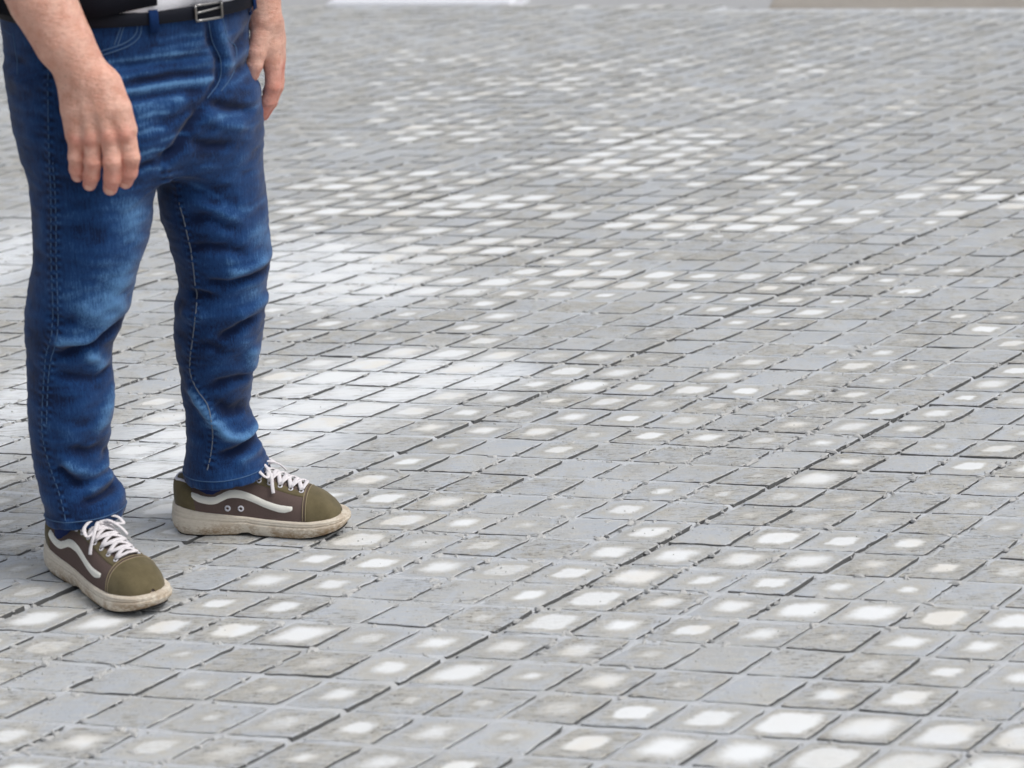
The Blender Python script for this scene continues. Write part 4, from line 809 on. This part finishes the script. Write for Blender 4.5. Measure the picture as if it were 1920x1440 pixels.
# creases pressed in at the finger joints are left to the relief of the skin; nails are pieces of their own
M_NAIL = simple('fingernail', lin(228, 176, 160), 0.35, 0.05, 200, 0)
BB = BVHTree.FromPolygons([tuple(v) for v in parts[0][0].tolist()] , [tuple(f) for f in parts[0][1].tolist()])
BL = BVHTree.FromPolygons([tuple(v) for v in parts[1][0].tolist()] , [tuple(f) for f in parts[1][1].tolist()])
def nail(bvh, c, axis, width, length, src):
    """a small plate laid on the finger"""
    c = Vector(c); ax = Vector(axis).normalized(); d = (c - Vector(src)).normalized(); sd = ax.cross(d).normalized()
    V, F = [], []; n = 5
    for a in range(n):
        for b in range(n):
            u, v = (a / (n - 1) - 0.5), (b / (n - 1) - 0.5)
            k = 1 - 0.35 * max(0, abs(v) * 2 - 0.5) 
            o = c + sd * (u * width * k) + ax * (v * length) - d * 0.05
            hit, nn, _, _ = bvh.ray_cast(o, d)
            V.append(tuple((hit + nn * (0.0007 if abs(u) < 0.45 and abs(v) < 0.45 else 0.0001)) if hit else o + d * 0.05))
    for a in range(n - 1):
        for b in range(n - 1): F.append((a * n + b, a * n + b + 1, (a + 1) * n + b + 1, (a + 1) * n + b))
    return V, F
obj('thumbnail', *nail(BL, (-0.4123, 3.4784, 0.8369), (-0.25, 0.05, -1), 0.0135, 0.016, (-0.44, 3.2, 0.87)), M_NAIL, body)
for c, axs in (((-0.6420, 3.18, 0.7230), (-0.4, 0.7, -1)), ((-0.6095, 3.172, 0.7170), (-0.4, 0.7, -1)), ((-0.5868, 3.18, 0.7240), (-0.45, 0.7, -1)), ((-0.6612, 3.19, 0.7350), (-0.2, 0.8, -1))):
    obj('fingernail', *nail(BB, c, axs, 0.012, 0.011, (c[0] + 0.01, c[1] - 0.3, c[2] - 0.02)), M_NAIL, body)

# hair: a cap of short strands over the skull
hv, hf = [], []
rh = np.random.default_rng(5)
for k in range(2600):
    th, ph = rh.uniform(0, 2 * math.pi), math.acos(rh.uniform(-0.15, 1))
    d = np.array((math.sin(ph) * math.cos(th), math.sin(ph) * math.sin(th), math.cos(ph)))
    if d[0] * FD[0] + d[1] * FD[1] > 0.55 and d[2] < 0.62: continue
    c = np.array((*(HC + FD * 0.005), 1.592)); p = c + d * (0.094, 0.094, 0.084); t = np.array(rh.normal(0, 1, 3)); t -= d * (t @ d); t /= np.linalg.norm(t)
    s = np.cross(t, d) * 0.0022; e = p + d * 0.006 + t * 0.02; b = len(hv)
    hv += [p - s, p + s, e + s * 0.3, e - s * 0.3]; hf.append((b, b + 1, b + 2, b + 3))
tag(obj('hair', hv, hf, simple('grey_hair', lin(120, 112, 104), 0.6, 0.3, 60, 0), person), kind='stuff')

# ------------------------------------------------------------------ shoes
M_CANVAS = simple('brown_canvas', lin(102, 88, 84), 0.9, 0.16, 420, 0.5, 800, 0.0006, 0.12)
M_SUEDE = Mat('olive_suede', 0.95, 0.1)
M_SUEDE.color(M_SUEDE.mix(M_SUEDE.noise(34, 5, 0.7), lin(74, 68, 48), lin(122, 112, 86))); M_SUEDE.bump(M_SUEDE.noise(500, 4), 0.5, 0.0009)
M_SUEDE.b.inputs['Sheen Weight'].default_value = 0.2
M_SUEDE = M_SUEDE.m
M_STRIPE = simple('white_leather', lin(236, 236, 228), 0.5, 0.05, 90, 0.2, 300)
M_LACE = simple('white_lace', lin(222, 219, 222), 0.9, 0.08, 300, 0.5, 700, 0.0006)
M_SOCK = simple('navy_sock', lin(28, 44, 92), 0.95, 0.25, 300, 0.4)
M_PIPE = simple('white_piping', lin(224, 224, 232), 0.8, 0.05, 200, 0.2)
M_THREAD = simple('brown_thread', lin(150, 138, 112), 0.8, 0.2, 400, 0)
M_OUT = simple('black_rubber', lin(40, 38, 36), 0.8, 0.2, 200, 0.3)
def sole_material():
    m = Mat('dirty_cream_rubber', 0.6, 0.3)
    dirt = m.attr('dirt')
    n = m.noise(26, 5, 0.7); n2 = m.noise(160, 4, 0.7, vec=m.stretch((1, 1, 3)))
    c = m.mix(n, lin(208, 199, 182), lin(234, 228, 216))
    f = m.math('MULTIPLY', m.ramp(m.math('ADD', m.math('MULTIPLY', n, 0.7), m.math('MULTIPLY', n2, 0.4)), 0.46, 0.64), m.ramp(dirt, 0.0, 1.0, 0.18, 1.0))
    c = m.mix(f, c, lin(150, 124, 92))
    c = m.mix(m.math('MULTIPLY', m.ramp(n2, 0.64, 0.74), dirt), c, lin(92, 80, 66))
    m.color(c); m.bump(n2, 0.3, 0.0012); return m.m
M_SOLE = sole_material()

SL = 0.327
def shoe(name, org, ang, side, label):
    """org: heel end of the sole on the ground, ang: pointing direction; side +1 when the camera sees the outer (lateral) side"""
    ca, sa = math.cos(ang), math.sin(ang)
    def W(p):
        p = np.atleast_2d(np.asarray(p, float)); return np.stack([org[0] + p[:, 0] * ca - p[:, 1] * sa, org[1] + p[:, 0] * sa + p[:, 1] * ca, p[:, 2]], 1)
    S_ = np.array((0, .015, .04, .08, .15, .25, .35, .45, .55, .65, .75, .83, .90, .95, .975, .99, 1.0))
    HW = np.array((0, .021, .032, .040, .0445, .0435, .0415, .0430, .0475, .0525, .0550, .0535, .0465, .0365, .0270, .0175, 0))
    hw = lambda s: np.interp(s, S_, HW)
    cl = lambda s: side * 0.006 * math.sin(math.pi * min(1, max(0, s))) * -1      # slight banana of the last
    ztop = lambda s: np.interp(s, (0, .06, .2, .35, .55, .8, 1), (.056, .055, .046, .040, .036, .035, .038))
    spring = lambda s: 0.016 * max(0, (s - 0.70) / 0.30) ** 2 + 0.004 * max(0, (0.08 - s) / 0.08) ** 2
    arch = lambda s: 0.006 * math.exp(-((s - 0.43) / 0.035) ** 2)
    # sole: rings of one outline at several heights
    n = 44; th = np.linspace(0, math.pi, n)
    ss = 0.5 - 0.5 * np.cos(th)
    outl = [(s, 1) for s in ss] + [(s, -1) for s in ss[-2:0:-1]]
    levels = (('b', 0.0, 0.90), ('b', 0.004, 0.95), ('f', 0.06, 0.995), ('f', 0.22, 1.025), ('f', 0.50, 1.03), ('f', 0.58, 1.022), ('f', 0.615, 0.985), ('f', 0.65, 1.004), ('f', 0.78, 1.0), ('f', 0.80, 0.985), ('f', 0.83, 0.995), ('f', 0.93, 0.98), ('f', 1.0, 0.94), ('f', 1.0, 0.80))
    V, F, D = [], [], []; m = len(outl)
    for typ, v, k in levels:
        for s, sg in outl:
            bz = spring(s) + arch(s) + 0.003; zt = ztop(s)
            z = bz + v if typ == 'b' else bz + 0.006 + (zt - bz - 0.006) * v
            ctr = 0.5; V.append((((s - ctr) * (1 + (k - 1) * 0.35) + ctr) * SL, cl(s) + sg * hw(s) * k, z)); D.append(max(0, 1 - (z - bz) / 0.035))
    for r in range(len(levels) - 1):
        for a in range(m): F.append((r * m + a, (r + 1) * m + a, (r + 1) * m + (a + 1) % m, r * m + (a + 1) % m))
    V.append((0.5 * SL, 0, 0.052)); D.append(0)
    for a in range(m): F.append(((len(levels) - 1) * m + a, len(V) - 1, (len(levels) - 1) * m + (a + 1) % m))
    # upper: a bent half-tube over the sole
    Ht = lambda s: np.interp(s, (0, .03, .08, .17, .27, .34, .40, .47, .56, .65, .73, .80, .88, .94, 1.0), (.094, .103, .100, .090, .093, .106, .118, .116, .108, .098, .089, .083, .073, .060, .042))
    pw = lambda s: np.interp(s, (0, .3, .45, .7, 1), (0.42, 0.50, 0.72, 0.66, 0.55))
    def up(s, t, off=0.0):
        s = float(np.clip(s, 0.002, 0.9985)); a = math.pi * t
        b = ztop(s) - 0.008; H_ = Ht(s)
        w = hw(np.clip(s, 0.001, 0.9985)) * 0.90
        lean = 0.90 if s > 0.3 else 1.0
        y = math.copysign(abs(math.cos(a)) ** (0.85), math.cos(a)) * w * (1 - (1 - lean) * math.sin(a))
        z = b + (H_ - b) * max(0, math.sin(a)) ** pw(s)
        return np.array(((0.012 + s * 0.95) * SL / 1.0 * 0.985 + 0.002, cl(s) + y, z))
    def upn(s, t, off):
        p = up(s, t)
        if not off: return p
        e = 0.004
        ds = up(s + e, t) - up(s - e, t); dt = up(s, min(1, t + e)) - up(s, max(0, t - e))
        nn = np.cross(dt, ds); l = np.linalg.norm(nn); return p + nn / l * off if l > 1e-9 else p
    t_of = lambda s, z: math.asin(np.clip(((z - ztop(s) + 0.008) / (Ht(s) - ztop(s) + 0.008)), 0, 1) ** (1 / pw(s))) / math.pi
    def patch(fn, na, nb, off, closed_end=False):
        """solid skin-like piece laid on the upper; fn(a,b) gives (s,t)"""
        G, Fp = [], []
        for a in range(na):
            for b in range(nb):
                edge = a == 0 or (a == na - 1 and not closed_end) or b in (0, nb - 1)
                G.append(upn(*fn(a / (na - 1), b / (nb - 1)), -0.001 if edge else off))
        for a in range(na - 1):
            for b in range(nb - 1): Fp.append((a * nb + b, a * nb + b + 1, (a + 1) * nb + b + 1, (a + 1) * nb + b))
        return W(G), Fp
    ua, ub = 60, 30; UV = [up(0.5 - 0.5 * math.cos(math.pi * a / (ua - 1)), b / (ub - 1)) for a in range(ua) for b in range(ub)]
    UF = [(a * ub + b, a * ub + b + 1, (a + 1) * ub + b + 1, (a + 1) * ub + b) for a in range(ua - 1) for b in range(ub - 1)]
    root = obj(name, W(UV), UF, M_CANVAS, person, loc=(*W([(SL / 2, 0, 0)])[0][:2], 0)); root['label'] = label
    so = obj('sole', W(V), F, M_SOLE, root)
    at = so.data.attributes.new('dirt', 'FLOAT', 'POINT'); at.data.foreach_set('value', np.array(D, np.float32))
    # thin dark tread under the sole
    TV = [(p[0], p[1] * 0.97, p[2] - 0.003) for p in V[:m]] + [(p[0], p[1] * 0.99, p[2] + 0.0005) for p in V[:m]] ; TF = [(a, (a + 1) % m, m + (a + 1) % m, m + a) for a in range(m)] + [tuple(range(m - 1, -1, -1))]
    obj('outsole', W(TV), TF, M_OUT, root)
    obj('toe_cap', *patch(lambda a, b: (0.806 + (0.997 - 0.806) * a, b), 22, 34, 0.0016, True), M_SUEDE, root)
    obj('heel_counter', *patch(lambda a, b: (0.004 + (0.10 + 0.06 * abs(2 * b - 1)) * a, b), 12, 34, 0.0014), M_SUEDE, root)
    for sg in (0, 1):
        obj('eyestay', *patch(lambda a, b: (0.35 + 0.465 * a, (lambda q: q if sg == 0 else 1 - q)(0.255 + 0.02 * a + (0.14 - 0.03 * a) * b)), 20, 8, 0.0016), M_SUEDE, root)
    obj('tongue', *patch(lambda a, b: (0.36 + 0.45 * a, 0.405 + 0.19 * b), 16, 8, 0.0008), simple('tongue_canvas', lin(128, 116, 108), 0.9, 0.12, 400, 0.4), root)
    # wavy side stripe on both sides
    SP = spline([(0.125, 0.081), (0.19, 0.0715), (0.27, 0.0690), (0.345, 0.0785), (0.41, 0.0805), (0.49, 0.0745), (0.585, 0.0640), (0.675, 0.0580), (0.745, 0.0595)], 6)
    for sg in (0, 1):
        def f(a, b):
            k = a * (len(SP) - 1); i = int(min(k, len(SP) - 2)); s, z = SP[i] + (SP[i + 1] - SP[i]) * (k - i)
            wd = 0.0175 * np.interp(a, (0, 0.08, 0.5, 0.9, 1), (0.55, 0.9, 1, 0.9, 0.45))
            t = t_of(s, z + (b - 0.5) * wd - 0.001); return (s, t if sg == 0 else 1 - t)
        obj('side_stripe', *patch(f, 44, 5, 0.0016), M_STRIPE, root)
    # collar rim, sock and ankle
    rim = [up(s, 0.36) + (0, 0.001, 0.001) for s in np.linspace(0.335, 0.03, 14)] + [up(s, 0.64) + (0, -0.001, 0.001) for s in np.linspace(0.03, 0.335, 14)]
    obj('collar_piping', *tube(W(spline(rim, 3)), 0.0028, 6), M_PIPE, root)
    sk = [((0.085 + 0.01 * k) * 1.0, cl(0.25), z) for k, z in enumerate((0.06, 0.085, 0.11, 0.15))]
    obj('sock', *tube(W([(0.080, cl(.2), 0.07), (0.082, cl(.2), 0.10), (0.084, cl(.2), 0.14), (0.086, cl(.2), 0.17)]), (0.033, 0.033, 0.032, 0.031), 20, 1.15, (1, 0, 0.01)), M_SOCK, root)
    # seam threads
    obj('toe_stitching', *tube(W([upn(0.800, t, 0.0014) for t in np.linspace(0.02, 0.98, 40)]), 0.0009, 5), M_THREAD, root)
    obj('toe_stitching', *tube(W([upn(0.817, t, 0.0018) for t in np.linspace(0.02, 0.98, 40)]), 0.0008, 5), M_THREAD, root)
    # laces: bars across, crossings below, and a bow
    rows = np.linspace(0.410, 0.780, 7); rl = np.random.default_rng(11 if side > 0 else 23)
    def lace(path, flat=0.5, r=0.0041): return tube(W(path), r, 8, flat)
    for k, s in enumerate(rows):
        tl = 0.315 + 0.012 * k
        bar = [upn(s + 0.010 * math.sin(math.pi * q) + rl.normal(0, 0.002), tl + (1 - 2 * tl) * q, 0.004 + 0.004 * math.sin(math.pi * q)) for q in np.linspace(0, 1, 9)]
        obj('lace', *lace(bar), M_LACE, root)
        if k < 6:
            for d in (0, 1):
                s2 = rows[k + 1]; cr_ = [upn(s + (s2 - s) * q, (tl + (1 - 2 * tl) * q) if d == 0 else (1 - tl - (1 - 2 * tl) * q), 0.0035 + 0.004 * math.sin(math.pi * q) + 0.001 * d) for q in np.linspace(0, 1, 8)]
                obj('lace', *lace(cr_), M_LACE, root)
        for t in (tl - 0.02, 1 - tl + 0.02):
            c = upn(s, t, 0.0018); c2 = upn(s, t, 0.01)
            obj('eyelet', *tube(W([c + 0.0036 * (math.cos(q) * np.array((1, 0, 0)) + math.sin(q) * np.cross((c2 - c) / np.linalg.norm(c2 - c), (1, 0, 0))) for q in np.linspace(0, 2 * math.pi, 12)]), 0.0013, 5), M_PIPE, root)
    kn = upn(0.515, 0.5, 0.009)
    bow = [[(0, 0, 0), (.000, .014, .008), (.006, .032, .004), (.018, .036, -.006), (.016, .020, -.001), (0, 0, 0)],
           [(0, 0, 0), (.000, -.014, .008), (.008, -.033, .002), (.022, -.036, -.008), (.018, -.018, -.001), (0, 0, 0)],
           [(0, 0, 0), (.014, .010, .006), (.030, .022, -.004), (.040, .030, -.018)], [(0, 0, 0), (.012, -.010, .006), (.026, -.026, -.006), (.030, -.036, -.024), (.032, -.040, -.036)]]
    for pth in bow: obj('lace', *lace(spline([kn + np.array(p) for p in pth], 6), 0.5, 0.0034), M_LACE, root)
    obj('lace', *tube(W([kn + (-.005, -.006, 0), kn + (0, 0, .003), kn + (.005, .006, 0)]), 0.0065, 8), M_LACE, root)
    if side < 0:      # two vents on the inner side
        for s in (0.345, 0.425):
            t = 1 - t_of(s, 0.0535); c = upn(s, t, 0.0012); c2 = upn(s, t, 0.01); nn = (c2 - c) / np.linalg.norm(c2 - c)
            obj('vent_eyelet', *tube(W([c + 0.0042 * (math.cos(q) * np.array((1, 0, 0)) + math.sin(q) * np.cross(nn, (1, 0, 0))) for q in np.linspace(0, 2 * math.pi, 14)]), 0.0017, 6), M_PIPE, root)
    return root

shoe('shoe', (-0.806, 3.420), math.atan2(-0.248, 0.213), 1, 'olive and brown sneaker turned towards the viewer, white laces')
shoe('shoe', (-0.622, 3.552), math.radians(-8), -1, 'olive and brown sneaker seen from its inner side, pointing right')
